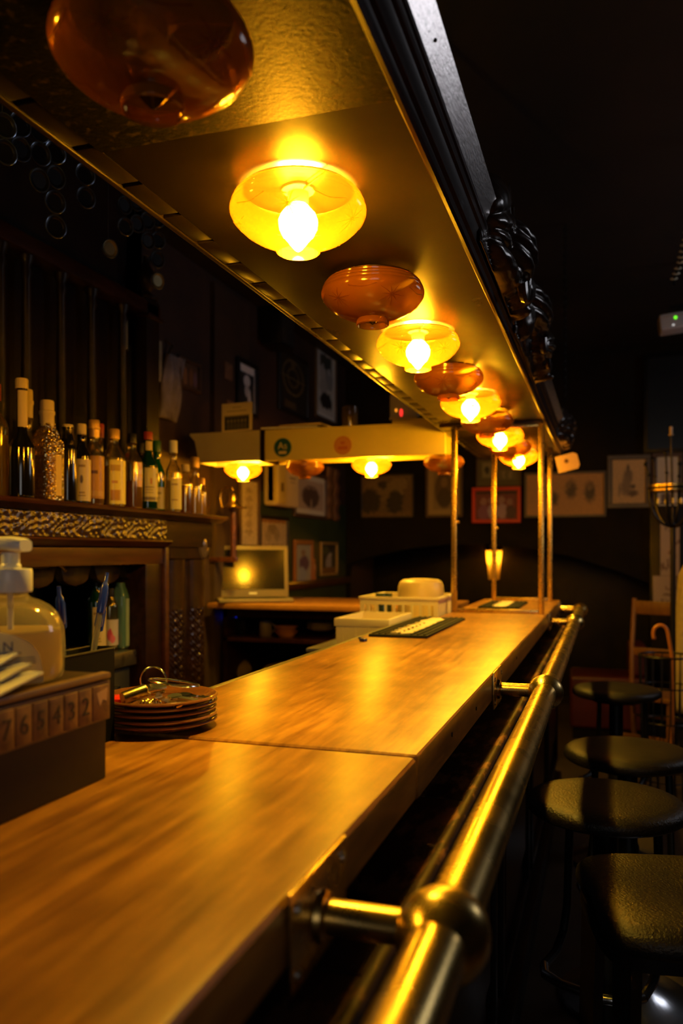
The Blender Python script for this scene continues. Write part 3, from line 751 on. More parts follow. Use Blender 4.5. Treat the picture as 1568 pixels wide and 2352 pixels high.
pts = bez((0.05, 0.0, 0.10), (0.13, 0.0, 0.13), (0.08, -0.01, 0.02), (0.10, -0.02, -0.02), 12)
MB().tube(pts, 0.004, 6).build('cable', M_IRON, lb)

# ================================================================== back bar
XM = -1.60
mant = thing('back_bar', 'carved dark wooden mantel behind the bar carrying the row of bottles', 'back bar', (0, 0, 0))
ZM = 1.534
MB().prism([(-1.95, ZM), (-1.555, ZM), (-1.548, ZM - 0.006), (-1.552, ZM - 0.014), (-1.57, ZM - 0.02), (-1.585, ZM - 0.030), (-1.95, ZM - 0.030)], 'y', -0.9, 3.17).build('shelf', M_MAHOG, mant)
def frieze(a, b):
    u = a * 120
    w = (u % 1.0) - 0.5
    sw = 0.010 * max(0, 1 - ((w*2.3)**2 + ((b-0.5)*2.1)**2)) ** 0.5 if (w*2.3)**2 + ((b-0.5)*2.1)**2 < 1 else 0
    return 0.009 + 0.0024*math.sin(a*390 + 3*math.sin(b*6) + 2*math.sin(a*37))*math.cos(b*10 + 2.2*math.sin(a*165)) + 0.0018*math.sin(a*850 + 5*math.sin(b*11))*math.sin(b*17 + 3*math.sin(a*171))
MB().relief((XM, -0.9, 1.425), (0, 1, 0), (0, 0, 1), (1, 0, 0), 3.62, 0.078, 900, 18, frieze).build('carved_frieze', M_CARVE, mant, ang=180)
MB().box(-1.93, XM, -0.9, 2.76, 1.40, 1.504).box(-1.93, XM, 2.76, 3.115, 1.40, 1.504).build('frieze_backing', M_DARK, mant)
MB().prism([(-1.64, 1.425), (-1.578, 1.425), (-1.575, 1.419), (-1.582, 1.412), (-1.592, 1.406), (-1.60, 1.40), (-1.64, 1.40)], 'y', -0.9, 2.74).build('cornice_moulding', M_MAHOG, mant)
MB().box(-1.66, -1.615, -0.9, 2.78, 1.335, 1.402).build('plain_panel', M_MAHOG, mant, bevel=0.003)
MB().prism([(-1.63, 1.402), (-1.605, 1.402), (-1.605, 0.0), (-1.63, 0.0)], 'y', 2.735, 2.765).build('inner_upright', M_MAHOG, mant, bevel=0.005)
MB().box(-1.93, -1.64, 2.76, 3.11, 0, 1.40).build('pier', M_DARK, mant)
def colrel(a, b):
    f = 0.0
    for c0 in (0.25, 0.75):
        q = 1 - ((a - c0)/0.21)**2
        if q > 0:
            f = max(f, 0.022*math.sqrt(q))
            if b < 0.82: f += 0.0045*math.sin(b*260 + 9*math.sin(a*28))*q + 0.003*math.sin(b*431 + a*90)*q
    if b > 0.965 or b < 0.03: f = 0.028
    return 0.004 + f
MB().relief((-1.64, 2.775, 0.0), (0, 1, 0), (0, 0, 1), (1, 0, 0), 0.335, 1.40, 60, 420, colrel).build('carved_column', M_CARVE, mant, ang=180)
q = pX(466, 1252, -1.61)
MB().lathe([(0.0, 0.0), (0.058, 0.0), (0.060, 0.010), (0.052, 0.018), (0.044, 0.010), (0.036, 0.012), (0.018, 0.022), (0, 0.024)], (0, 0, 0), 32, 'x').build('medallion', surf('pewter_carving', (0.16, 0.12, 0.10), 0.3, 0.3), mant, loc=(-1.618, q.y, q.z)).scale = (1, 0.72, 1.0)
MB().box(-1.945, -1.93, -0.9, 2.76, 0, 1.40).build('niche_back', M_BLACKW, mant)
MB().box(-1.925, -1.915, 1.75, 2.66, 1.03, 1.28).build('mirror', surf('dull_mirror', (0.20, 0.17, 0.12), 0.12, 1.0), mant)
b = MB()
for k in range(12):
    y0 = 0.55 + k*0.185
    b.prism([(y0, 1.335), (y0 + 0.02, 1.285), (y0 + 0.045, 1.272), (y0 + 0.085, 1.265), (y0 + 0.125, 1.272), (y0 + 0.15, 1.285), (y0 + 0.17, 1.335)], 'x', -1.72, -1.69)
b.build('scalloped_valance', M_CARVE, mant, bevel=0.003)
MB().tube([(-1.665, -0.9, 1.335), (-1.665, 2.12, 1.335)], 0.006, 10).tube([(-1.665, 2.12, 1.335), (-1.665, 2.15, 1.345), (-1.665, 2.19, 1.335), (-1.665, 2.21, 1.318)], 0.006, 10).build('brass_rod', M_BRASSD, mant)
MB().box(-1.75, -1.62, 2.62, 2.735, 0, 1.335).build('niche_jamb', M_DARK, mant, bevel=0.006)
# stainless counter in the niche and its cabinet
cb = thing('steel_counter', 'stainless steel work counter set into the carved back bar', 'counter', (0, 0, 0))
MB().box(-1.925, -1.645, -0.9, 2.60, 0.965, 1.02).build('worktop', surf('worn_steel', (0.55, 0.50, 0.36), 0.3, 1.0, scale=12, rvar=0.1), cb, bevel=0.006)
for k in range(5):
    y0 = -0.6 + 0.64*k
    dr = MB().box(-1.70, -1.672, y0 + 0.004, y0 + 0.634, 0.12, 0.955).build('door', surf('grey_steel_door', (0.16, 0.155, 0.15), 0.35, 0.8), cb, bevel=0.004)
    MB().tube([(-1.672, y0 + 0.53, 0.90), (-1.65, y0 + 0.53, 0.90), (-1.65, y0 + 0.53, 0.55), (-1.672, y0 + 0.53, 0.55)], 0.006, 8).build('handle', M_CHROME, dr, label='chrome door handle')
MB().box(-1.925, -1.70, -0.9, 2.60, 0.0, 0.965).build('cabinet_body', M_BLACKP, cb)
# dark upper panelling with turned columns
up = thing('panelled_backboard', 'black panelled screen with slim turned columns behind the bottles', 'panelling', (-1.88, 0, ZM))
MB().box(-0.07, -0.045, -0.9, 3.11, 0, 0.86).build('back_panel', surf('very_dark_panel', (0.004, 0.0016, 0.0013), 0.45, col2=(0.007, 0.003, 0.002), scale=5, spec=0.06), up)
MB().box(-0.07, 0.035, -0.9, 3.11, 0.86, 0.92).build('entablature', M_DARK, up, bevel=0.01)
MB().box(-0.07, -0.02, -0.9, 2.86, 0.92, 1.50).build('upper_panel', M_BLACKW, up)
cp = [(0.026, 0), (0.028, 0.02), (0.018, 0.04), (0.022, 0.07), (0.015, 0.10), (0.017, 0.45), (0.014, 0.78), (0.020, 0.80), (0.015, 0.82), (0.024, 0.845), (0.026, 0.858)]
cm = MB().lathe(cp, seg=16).data('turned_column')
for px in (-60, 0, 60, 140, 210, 281):
    link('turned_column', cm, M_BLACKW, up, (0, onX(px, -1.88)[1], 0.001))
yn = onX(336, -1.88)[1]
nw = MB().box(-0.035, 0.035, yn - 0.05, yn + 0.05, 0, 0.93).build('newel', M_BLACKW, up, bevel=0.006)
MB().box(-0.045, 0.05, yn - 0.06, yn + 0.06, 0.845, 0.86).build('newel_collar', M_DARK, nw, bevel=0.004)
MB().lathe([(0.045, 0), (0.05, 0.012), (0.02, 0.03), (0.016, 0.04), (0.038, 0.065), (0.044, 0.09), (0.036, 0.12), (0.018, 0.15), (0.013, 0.185), (0.015, 0.19), (0, 0.195)], (0, yn, 0.93), 20).build('finial', M_BLACKW, nw)
ym = onX(303, -1.9)[1]
MB().box(-0.044, -0.03, ym - 0.012, ym + 0.012, 0.10, 0.72).build('mirror_strip', surf('bevelled_mirror', (0.75, 0.68, 0.55), 0.12, 1.0), up)
MB().box(-0.044, -0.03, ym - 0.05, ym - 0.016, 0.70, 0.82).build('pale_tile', surf('grey_green_tile', (0.16, 0.15, 0.09), 0.5), up)

# ------------------------------------------------------------------ bottles
M_BLKGLASS = surf('black_bottle_glass', (0.006, 0.005, 0.004), 0.06, coat=0.5)
M_GRNGLASS = surf('green_bottle_glass', (0.004, 0.030, 0.010), 0.06, coat=0.5)
M_CLR = clear('clear_bottle_glass', (0.95, 0.90, 0.72), 0.7, 0.06, (0.9, 0.7, 0.3), 0.13, g0=0.16, gcol=(1.0, 0.90, 0.5))
M_CLRH = clear('hammered_bottle_glass', (0.85, 0.66, 0.3), 0.9, 0.15, (0.9, 0.65, 0.15), 0.12, bump=1.0, bscale=130, g0=0.45, gcol=(1.0, 0.85, 0.4))
def liquid(name, c): return clear(name, c, 0.15, 0.85, c, 0.12)
L_GOLD = liquid('golden_spirit', (0.98, 0.72, 0.02)); L_AMB = liquid('amber_spirit', (0.60, 0.24, 0.002)); L_PALE = liquid('pale_spirit', (0.95, 0.80, 0.20))
def lab_mat(name, bg, shapes, **k): return printed(name, bg, shapes, wob=0.01, rough=0.5, coat=0.1, **k)
def bottle(label, px, X, h, r, sh, neck_r, body, liq=None, fill=0.6, lab=None, cap=None, caph=0.05, capr=None, sq=None, neck_lab=None, z=ZM, lz=(0.12, 0.55), rz=0.0, name='liquor_bottle', group='liquor bottles along the back bar', Y=None):
    Yb = onX(px, X)[1] if Y is None else Y
    if z == ZM: r *= 1.06; h *= 1.03
    t = thing(name, label, 'bottle', (X, Yb, z + 0.0005), rz, group)
    zs = h * sh; zn = zs + r * 1.15
    pr = [(r*0.82, 0.0), (r*0.97, 0.004), (r, 0.012), (r, zs), (r*0.97, zs + r*0.25), (r*0.80, zs + r*0.62), (neck_r*1.5, zs + r*0.95), (neck_r*1.08, zn + 0.008), (neck_r, zn + 0.02), (neck_r, h - caph - 0.002), (neck_r*1.15, h - caph), (neck_r*1.15, h - caph + 0.004)]
    MB().lathe(pr, seg=28, sq=sq).build('glass', body, t, ang=50)
    if liq:
        f = zs * fill
        MB().lathe([(0, 0.006), (r*0.90, 0.008), (r*0.94, 0.015), (r*0.94, f), (0, f)], seg=24, sq=sq).build('liquid', liq, t)
    cr = capr or neck_r*1.25
    MB().lathe([(cr, h - caph), (cr, h - 0.004), (cr*0.92, h), (0, h)] if caph < 0.06 else [(cr, h - caph), (cr*1.02, h - caph*0.55), (cr*1.14, h - caph*0.5), (cr*1.14, h - caph*0.4), (cr, h - caph*0.36), (cr, h - 0.005), (cr*0.9, h), (0, h)], seg=20).build('cap', cap or M_CREAMP, t)
    if lab:
        a0 = -1.25 if not sq else -0.62
        z0, z1 = h*lz[0], h*lz[1]
        if z1 > zs: z1 = zs
        if sq:
            MB().box(r*0.985, r*0.985 + 0.0015, -r*0.62, r*0.62, z0, z1).build('label', lab, t, rot=(0, 0, -0.35))
        else:
            b = MB(); n = 16; vs, fs = [], []
            for i in range(n+1):
                a = -0.35 - 1.05 + 2.1*i/n
                for (rr, zz) in ((r + 0.0006, z0), (r + 0.0006, z1), (r + 0.0014, z1), (r + 0.0014, z0)): vs.append((rr*math.cos(a), rr*math.sin(a), zz))
            for i in range(n):
                for k in range(4): fs.append((i*4+k, i*4+(k+1) % 4, (i+1)*4+(k+1) % 4, (i+1)*4+k))
            fs += [(0, 1, 2, 3), (n*4+3, n*4+2, n*4+1, n*4)]
            b.add(vs, fs).build('label', lab, t)
    if neck_lab:
        MB().lathe([(neck_r*1.12, zn + 0.022), (neck_r*1.14, h - caph - 0.006)], seg=20, a0=-1.6, a1=0.9).build('neck_label', neck_lab, t)
    return t
CR = surf('cream_capsule', (0.62, 0.47, 0.2), 0.5); RD = surf('red_capsule', (0.35, 0.03, 0.015), 0.4); GD = surf('gold_capsule', (0.6, 0.36, 0.08), 0.35, 0.5); WH = surf('white_cap', (0.75, 0.68, 0.5), 0.45)
LB_GOLD = lab_mat('gold_framed_label', (0.80, 0.55, 0.07), [('r', 0.5, 0.5, 0.45, 0.47, (0.95, 0.78, 0.15)), ('r', 0.5, 0.5, 0.36, 0.42, (0.70, 0.42, 0.05)), ('e', 0.5, 0.72, 0.2, 0.12, (0.95, 0.80, 0.16)), ('e', 0.5, 0.42, 0.12, 0.16, (0.12, 0.04, 0.015)), ('r', 0.5, 0.14, 0.3, 0.05, (0.15, 0.05, 0.02))])
LB_CREAM = lab_mat('cream_label', (0.72, 0.58, 0.28), [('e', 0.5, 0.52, 0.16, 0.10, (0.12, 0.07, 0.03)), ('r', 0.5, 0.84, 0.34, 0.03, (0.35, 0.22, 0.08)), ('r', 0.5, 0.2, 0.3, 0.02, (0.35, 0.22, 0.08)), ('r', 0.5, 0.13, 0.36, 0.015, (0.35, 0.22, 0.08))])
LB_ORANGE = lab_mat('rust_label', (0.50, 0.24, 0.03), [('r', 0.5, 0.5, 0.45, 0.42, (0.60, 0.30, 0.045)), ('r', 0.5, 0.62, 0.3, 0.04, (0.14, 0.04, 0.015)), ('r', 0.5, 0.12, 0.5, 0.06, (0.62, 0.36, 0.08))])
LB_BRIGHT = lab_mat('bright_gold_label', (0.95, 0.80, 0.14), [('r', 0.5, 0.82, 0.4, 0.07, (0.65, 0.40, 0.04)), ('r', 0.5, 0.2, 0.4, 0.12, (0.6, 0.30, 0.03)), ('r', 0.5, 0.5, 0.25, 0.03, (0.7, 0.35, 0.06))])
LB_STRIPE = lab_mat('slanted_orange_label', (0.85, 0.50, 0.05), [('r', 0.5, 0.62, 0.6, 0.09, (0.85, 0.62, 0.25)), ('r', 0.5, 0.33, 0.6, 0.07, (0.75, 0.5, 0.18)), ('r', 0.5, 0.62, 0.3, 0.03, (0.4, 0.1, 0.02))])
LB_AM = lab_mat('whiskey_label', (0.68, 0.60, 0.20), [('r', 0.5, 0.42, 0.42, 0.02, (0.3, 0.22, 0.09)), ('r', 0.5, 0.34, 0.36, 0.012, (0.3, 0.22, 0.09)), ('r', 0.5, 0.26, 0.40, 0.012, (0.3, 0.22, 0.09)), ('r', 0.72, 0.6, 0.06, 0.09, (0.5, 0.08, 0.02)), ('r', 0.5, 0.08, 0.5, 0.05, (0.2, 0.15, 0.06))])
LB_PLAIN = lab_mat('plain_yellow_label', (0.88, 0.76, 0.20), [('r', 0.5, 0.8, 0.36, 0.03, (0.45, 0.3, 0.08)), ('r', 0.5, 0.3, 0.36, 0.02, (0.5, 0.34, 0.1))])
LB_OLIVE = lab_mat('olive_cream_label', (0.60, 0.52, 0.24), [('r', 0.5, 0.72, 0.36, 0.05, (0.22, 0.17, 0.06)), ('r', 0.5, 0.5, 0.3, 0.02, (0.3, 0.24, 0.09))])
bottle('tall clear bottle of gold spirit cut by the left edge of the row', -12, -1.705, 0.33, 0.036, 0.62, 0.014, M_CLR, L_GOLD, 0.9, cap=RD)
bottle('tall matt black bottle with a cream paper seal over the cap', 50, -1.63, 0.345, 0.034, 0.42, 0.0145, M_BLKGLASS, cap=CR, caph=0.03, neck_lab=CR)
bottle('slim clear bottle with a long cream neck behind the black bottle', 63, -1.74, 0.35, 0.031, 0.5, 0.013, M_CLR, L_PALE, 0.6, cap=CR, caph=0.09)
bottle('square hammered glass bottle with a gold framed label', 108, -1.64, 0.305, 0.038, 0.56, 0.019, M_CLRH, L_GOLD, 0.8, LB_GOLD, cap=CR, caph=0.085, capr=0.021, sq=7, lz=(0.06, 0.46))
bottle('short dark bottle with a pale cap beside the hammered glass bottle', 156, -1.63, 0.245, 0.025, 0.68, 0.016, M_BLKGLASS, cap=CR, caph=0.012, capr=0.0165)
bottle('dark bottle with a cream label bearing a small round emblem', 187, -1.65, 0.262, 0.027, 0.60, 0.0125, M_BLKGLASS, lab=LB_CREAM, cap=CR, caph=0.035, lz=(0.05, 0.56))
bottle('clear bottle with an amber capped neck and rust brown label', 216, -1.66, 0.288, 0.030, 0.58, 0.016, M_CLR, L_AMB, 0.7, LB_ORANGE, cap=GD, caph=0.06, capr=0.0185, lz=(0.09, 0.58))
bottle('small clear bottle with a red top behind the rust label bottle', 228, -1.74, 0.30, 0.027, 0.5, 0.013, M_CLR, L_PALE, 0.6, cap=RD, caph=0.05)
bottle('broad clear bottle glowing gold with a brass coloured screw cap', 262, -1.65, 0.272, 0.036, 0.62, 0.016, M_CLR, L_GOLD, 0.85, LB_BRIGHT, cap=GD, caph=0.035, capr=0.0195, lz=(0.05, 0.60))
bottle('clear square bottle with a slanted orange label', 303, -1.65, 0.272, 0.030, 0.62, 0.013, M_CLR, L_AMB, 0.6, LB_STRIPE, cap=M_BLACKP, caph=0.035, sq=6, lz=(0.30, 0.62))
t = bottle('dark green whiskey bottle with a cream label and red neck seal', 340, -1.64, 0.290, 0.0325, 0.56, 0.0135, M_GRNGLASS, lab=LB_AM, cap=RD, caph=0.03, neck_lab=CR, lz=(0.12, 0.54))
text('AM', 0.020, M_INK, t, (0.0325*math.cos(-.35) + 0.0018, 0.0325*math.sin(-.35) + 0.002, 0.134), (R(90), 0, R(90 - 20)), 0.0004)
bottle('bright green glass bottle with a low olive cream label', 360, -1.715, 0.285, 0.030, 0.56, 0.0135, surf('vivid_green_glass', (0.006, 0.085, 0.012), 0.06, coat=0.5), lab=LB_OLIVE, cap=surf('green_cap', (0.01, 0.10, 0.02), 0.35), caph=0.045, lz=(0.06, 0.36))
bottle('clear bottle with a tall pale cap and plain yellow label', 398, -1.66, 0.288, 0.0295, 0.56, 0.013, M_CLR, L_PALE, 0.8, LB_PLAIN, cap=WH, caph=0.05, lz=(0.06, 0.48))
bottle('low bottle of red brown spirit near the end of the row', 426, -1.66, 0.205, 0.027, 0.60, 0.013, M_CLR, L_AMB, 0.95, cap=CR, caph=0.03)
bottle('round shouldered gold spirit bottle second from the end of the row', 448, -1.67, 0.245, 0.0255, 0.5, 0.014, M_CLR, L_GOLD, 0.9, cap=GD, caph=0.045)
bottle('smallest bottle of gold spirit at the right end of the row', 464, -1.68, 0.165, 0.0185, 0.62, 0.010, M_CLR, L_GOLD, 0.9, cap=GD, caph=0.03)
bottle('brown bottle half hidden behind the green whiskey bottle', 322, -1.75, 0.27, 0.028, 0.56, 0.013, M_BLKGLASS, cap=M_BLACKP, caph=0.04)
# bottles in the niche
LB_BLUE = lab_mat('pale_blue_label', (0.45, 0.62, 0.68), [('r', 0.5, 0.5, 0.40, 0.46, (0.62, 0.74, 0.76)), ('e', 0.5, 0.66, 0.28, 0.10, (0.15, 0.22, 0.28)), ('e', 0.5, 0.66, 0.2, 0.07, (0.6, 0.72, 0.74)), ('r', 0.5, 0.5, 0.3, 0.02, (0.12, 0.18, 0.22)), ('r', 0.5, 0.15, 0.1, 0.04, (0.2, 0.3, 0.35))])
LB_PINK = lab_mat('pink_flower_label', (0.62, 0.55, 0.55), [('e', 0.4, 0.4, 0.35, 0.22, (0.65, 0.08, 0.22)), ('e', 0.7, 0.25, 0.25, 0.16, (0.72, 0.16, 0.3)), ('e', 0.5, 0.55, 0.12, 0.12, (0.5, 0.04, 0.12))])
bottle('square pale blue gin bottle in the back bar niche', 277, -1.72, 0.245, 0.028, 0.78, 0.013, surf('blue_tinted_glass', (0.10, 0.22, 0.24), 0.08, coat=0.5), lab=LB_BLUE, cap=surf('teal_cap', (0.06, 0.16, 0.15), 0.4), caph=0.02, sq=7, z=1.02, lz=(0.04, 0.76), group='bottles in the back bar niche')
bottle('clear bottle with a pink flower label in the niche', 253, -1.73, 0.225, 0.028, 0.7, 0.012, M_CLR, L_PALE, 0.5, LB_PINK, cap=M_BLACKP, caph=0.03, z=1.02, lz=(0.08, 0.5), group='bottles in the back bar niche')
bottle('dark green bottle with a cream edge behind the pens in the niche', 222, -1.74, 0.27, 0.032, 0.66, 0.013, M_GRNGLASS, lab=LB_CREAM, cap=M_BLACKP, caph=0.03, z=1.02, lz=(0.08, 0.6), group='bottles in the back bar niche')

# ------------------------------------------------------------------ strings of round medallions hanging above the back bar
M_DISC = surf('black_glossy_disc', (0.006, 0.006, 0.008), 0.35, spec=0.2)
M_DRIM = surf('blue_rim_highlight', (0.16, 0.20, 0.28), 0.22, 0.9)  # blue tint painted in for cool daylight catching the disc edges
M_DISCY = surf('dull_gold_disc', (0.16, 0.13, 0.04), 0.4, 0.4)
disc_me = MB().lathe([(0, 0.0), (0.022, 0.0), (0.026, 0.003), (0.031, 0.004), (0.0335, 0.0), (0.031, -0.004), (0.026, -0.003), (0.022, -0.002), (0, -0.002)], seg=28, axis='x').data('disc')
disc_me.materials.append(M_DISC)
drim_me = MB().tube([(0.002, 0.0315*math.cos(a), 0.0315*math.sin(a)) for a in [2*PI*k/32 for k in range(32)]], 0.0026, 8, closed=True).data('disc_rim'); drim_me.materials.append(M_DRIM)
disc_y = disc_me.copy(); disc_y.materials.clear(); disc_y.materials.append(M_DISCY)
cols = [(10, [289, 350], 'leftmost string of two black discs above the back bar'), (45, [286, 343], 'second string of two black discs from the left edge'),
        (90, [300, 354, 414], 'string of three black discs above the back bar'), (126, [350, 407, 464, 521], 'longest near string of four black discs above the back bar'),
        (195, [400, 454], 'string of two black discs standing apart from the rest'), (286, [471, 521], 'string of two discs left in the farther group'),
        (313, [464, 514], 'string of two discs in the middle of the farther group'), (338, [507, 553], 'string of two discs beside the longest farther string'),
        (361, [503, 552, 596, 645], 'string of four discs hanging before the brown wall'), (252, [571], 'single dull gold disc hanging low on its string')]
for (px, pys, lab) in cols:
    X = -1.42
    d, Y = onX(px, X)
    t = thing('medallion_string', lab, 'medallions', (X, Y, 0), 0, 'strings of discs above the back bar')
    zs = [CH - (py - HZ)/F*d for py in pys]
    for k, z in enumerate(zs):
        o = link('disc', disc_y if len(pys) == 1 or (px == 361 and k == 3) else disc_me, None, t, (0.002*(k % 2), 0, z), (0, R(6), R(random.uniform(-28, -14)))); s = 0.062/0.067 * (0.9 if px > 230 else 1.0); o.scale = (1, s, s)
        link('rim', drim_me, None, o)
    MB().tube([(-0.006, 0, zs[-1]), (-0.006, 0, 3.05)], 0.0012, 5).build('string', M_INK, t)

# ================================================================== pictures
def picture(name, label, cat, loc, w, h, fw, fmat, pmat, mount=0.0, mmat=None, rz=0.0, tilt=0.0, group='pictures on the walls', depth=0.022):
    """local x = width, z = height, front faces local -y, back at y = 0, origin bottom centre"""
    t = thing(name, label, cat, loc, 0, group, rot=(0, tilt, rz))
    b = MB()
    b.box(-w/2, w/2, -depth, 0, h - fw, h).box(-w/2, w/2, -depth, 0, 0, fw).box(-w/2, -w/2 + fw, -depth, 0, fw, h - fw).box(w/2 - fw, w/2, -depth, 0, fw, h - fw)
    b.build('frame', fmat, t, bevel=min(0.004, fw*0.2), seg=1)
    MB().box(-w/2 + fw, w/2 - fw, -depth*0.35, -0.002, fw, h - fw).build('mount' if mount else 'print', mmat if mount else pmat, t)
    if mount:
        m = mount
        MB().box(-w/2 + fw + m, w/2 - fw - m, -depth*0.35 - 0.002, -depth*0.35, fw + m, h - fw - m).build('print', pmat, t)
    return t
def on_left(name, label, cat, x0, x1, y0, y1, fw, fmat, pmat, off=0.002, **k):
    X = XL + off
    d0, Y0_ = onX(x0, X); d1, Y1_ = onX(x1, X); dm = onX((x0 + x1)/2, X)[0]
    z0, z1 = CH - (y1 - HZ)/F*dm, CH - (y0 - HZ)/F*dm
    return picture(name, label, cat, (X, (Y0_ + Y1_)/2, z0), Y1_ - Y0_, z1 - z0, fw, fmat, pmat, rz=R(90), **k)
def on_back(name, label, cat, x0, x1, y0, y1, fw, fmat, pmat, off=0.002, **k):
    a, b = pY(x0, y1, YB - off), pY(x1, y1, YB - off); c_ = pY((x0 + x1)/2, y1, YB - off); e = pY((x0 + x1)/2, y0, YB - off)
    return picture(name, label, cat, ((a.x + b.x)/2, YB - off, c_.z), b.x - a.x, e.z - c_.z, fw, fmat, pmat, **k)
FB = surf('black_frame', (0.012, 0.009, 0.008), 0.35); FBR = surf('brown_frame', (0.09, 0.045, 0.02), 0.4); FG = surf('gilt_frame', (0.50, 0.32, 0.09), 0.35, 0.4)
FO = surf('orange_wood_frame', (0.36, 0.13, 0.03), 0.4); FR = surf('red_frame', (0.75, 0.012, 0.012), 0.4); FGY = surf('grey_brown_frame', (0.12, 0.09, 0.065), 0.4); FW = surf('white_frame', (0.6, 0.56, 0.48), 0.5)
MT = surf('cream_mount', (0.52, 0.42, 0.24), 0.7); MTW = surf('white_mount', (0.68, 0.64, 0.58), 0.7)
G1, G2, G3 = (0.5, 0.48, 0.46), (0.16, 0.15, 0.15), (0.03, 0.03, 0.03)
# left wall, upper
on_left('framed_photo', 'small tan framed photo of figures high on the left wall', 'picture', 405, 456, 826, 897, 0.022, FBR, printed('p_figures', (0.10, 0.05, 0.02), [('e', 0.3, 0.4, 0.12, 0.4, (0.28, 0.12, 0.04)), ('e', 0.62, 0.42, 0.12, 0.4, (0.22, 0.09, 0.03)), ('e', 0.85, 0.4, 0.1, 0.35, (0.2, 0.1, 0.12))]))
on_left('portrait_photo', 'black and white portrait in a black frame above the cream beam', 'picture', 541, 587, 830, 955, 0.03, FB, printed('p_portrait', G3, [('r', 0.55, 0.94, 0.5, 0.1, (0.8, 0.8, 0.82)), ('e', 0.5, 0.66, 0.2, 0.13, (0.7, 0.7, 0.72)), ('e', 0.5, 0.45, 0.14, 0.14, (0.5, 0.5, 0.52)), ('e', 0.65, 0.2, 0.1, 0.3, (0.6, 0.6, 0.62)), ('r', 0.97, 0.5, 0.04, 0.6, (0.4, 0.4, 0.42))]), off=0.034)
t = on_left('emblem_panel', 'dark panel with thin gold rings beside the poster', 'sign', 636, 703, 812, 955, 0.025, FB, printed('p_emblem', (0.022, 0.016, 0.010), [('e', 0.5, 0.62, 0.4, 0.32, (0.16, 0.11, 0.035), 0.06), ('e', 0.5, 0.62, 0.36, 0.285, (0.022, 0.016, 0.01), 0.06), ('e', 0.5, 0.62, 0.22, 0.18, (0.13, 0.09, 0.03), 0.06), ('e', 0.5, 0.62, 0.18, 0.145, (0.022, 0.016, 0.01), 0.06), ('r', 0.5, 0.6, 0.46, 0.012, (0.16, 0.11, 0.035)), ('e', 0.5, 0.86, 0.08, 0.07, (0.12, 0.08, 0.03)), ('r', 0.4, 0.12, 0.2, 0.06, (0.09, 0.06, 0.02))], wob=0.02))
on_left('street_poster', 'large black and white street photograph in a pale frame', 'poster', 722, 768, 786, 966, 0.018, FGY, printed('p_street', (0.60, 0.60, 0.58), [('r', 0.5, 0.72, 0.36, 0.17, (0.05, 0.06, 0.05)), ('e', 0.3, 0.6, 0.2, 0.12, (0.42, 0.42, 0.42)), ('e', 0.7, 0.52, 0.25, 0.14, (0.3, 0.31, 0.32)), ('e', 0.35, 0.4, 0.25, 0.12, (0.38, 0.38, 0.38)), ('e', 0.5, 0.2, 0.38, 0.12, (0.03, 0.025, 0.02)), ('e', 0.7, 0.66, 0.12, 0.04, (0.5, 0.5, 0.5))], wob=0.09, wscale=7), mount=0.035, mmat=surf('grey_mount', (0.75, 0.74, 0.72), 0.7))
q = pX(607, 752, XL)
sp = thing('wall_speaker', 'black loudspeaker box fixed high on the left wall', 'loudspeaker', (XL + 0.002, q.y, q.z - 0.15), R(90))
MB().box(-0.13, 0.13, -0.17, -0.03, 0.0, 0.30).build('cabinet', M_BLACKP, sp, bevel=0.012)
MB().box(-0.115, 0.115, -0.176, -0.17, 0.015, 0.285).build('grille', surf('black_cloth', (0.008, 0.008, 0.008), 0.9), sp, bevel=0.002)
MB().box(-0.04, 0.04, -0.03, 0.0, 0.10, 0.2).build('wall_bracket', M_IRON, sp)
# paper and cloth bunch by the newel
q = pX(378, 905, XL)
cl = thing('hanging_cloth', 'crumpled pale lilac cloth hanging on the wall right of the newel', 'cloth', (XL + 0.003, q.y, q.z - 0.14), R(90))
b = MB()
def clothf(a, b_):
    edge = max(0.0, 1 - abs(a - 0.5)*2.0*(0.75 + 0.25*b_))
    return 0.012 + 0.05*edge**0.5*(0.5 + 0.5*abs(math.sin(a*11 + 4*b_)))*(0.6 + 0.4*math.sin(b_*9 + a*5))
b.relief((-0.10, -0.002, 0), (1, 0, 0.0), (0.25, 0, 1), (0, -1, 0), 0.19, 0.36, 40, 40, clothf).build('folds', surf('lilac_grey_cloth', (0.26, 0.22, 0.25), 0.8, col2=(0.16, 0.11, 0.08), scale=6), cl, ang=180)
MB().tube([(-0.01, -0.02, 0.34), (0.02, -0.03, 0.40), (0.0, 0.0, 0.43)], 0.006, 6).build('hook', M_BRASSD, cl)
for (x0, x1, y0, y1, c, lab) in ((362, 382, 784, 870, (0.40, 0.33, 0.20), 'narrow yellowed paper strip pinned next to the black newel'), (515, 533, 838, 868, (0.22, 0.11, 0.05), 'tiny brown card left of the black and white portrait'), (520, 538, 925, 950, (0.25, 0.12, 0.05), 'small brown card above the picture card on the beam')):
    q0, q1 = pX(x0, y1, XL + 0.034), pX(x1, y0, XL + 0.034)
    t = thing('pinned_card', lab, 'card', (XL + (0.034 if q0.y > 4.3 else 0.004), (q0.y + q1.y)/2, q0.z), R(90), 'cards pinned to the left wall')
    MB().box(-(q1.y - q0.y)/2, (q1.y - q0.y)/2, -0.003, 0, 0, q1.z - q0.z).build('card', surf('card_%d' % x0, c, 0.7, col2=tuple(v*0.6 for v in c), scale=20), t)
    MB().ball((0, -0.004, q1.z - q0.z - 0.012), 0.004, seg=8, rings=6).build('pin', M_BRASS, t)
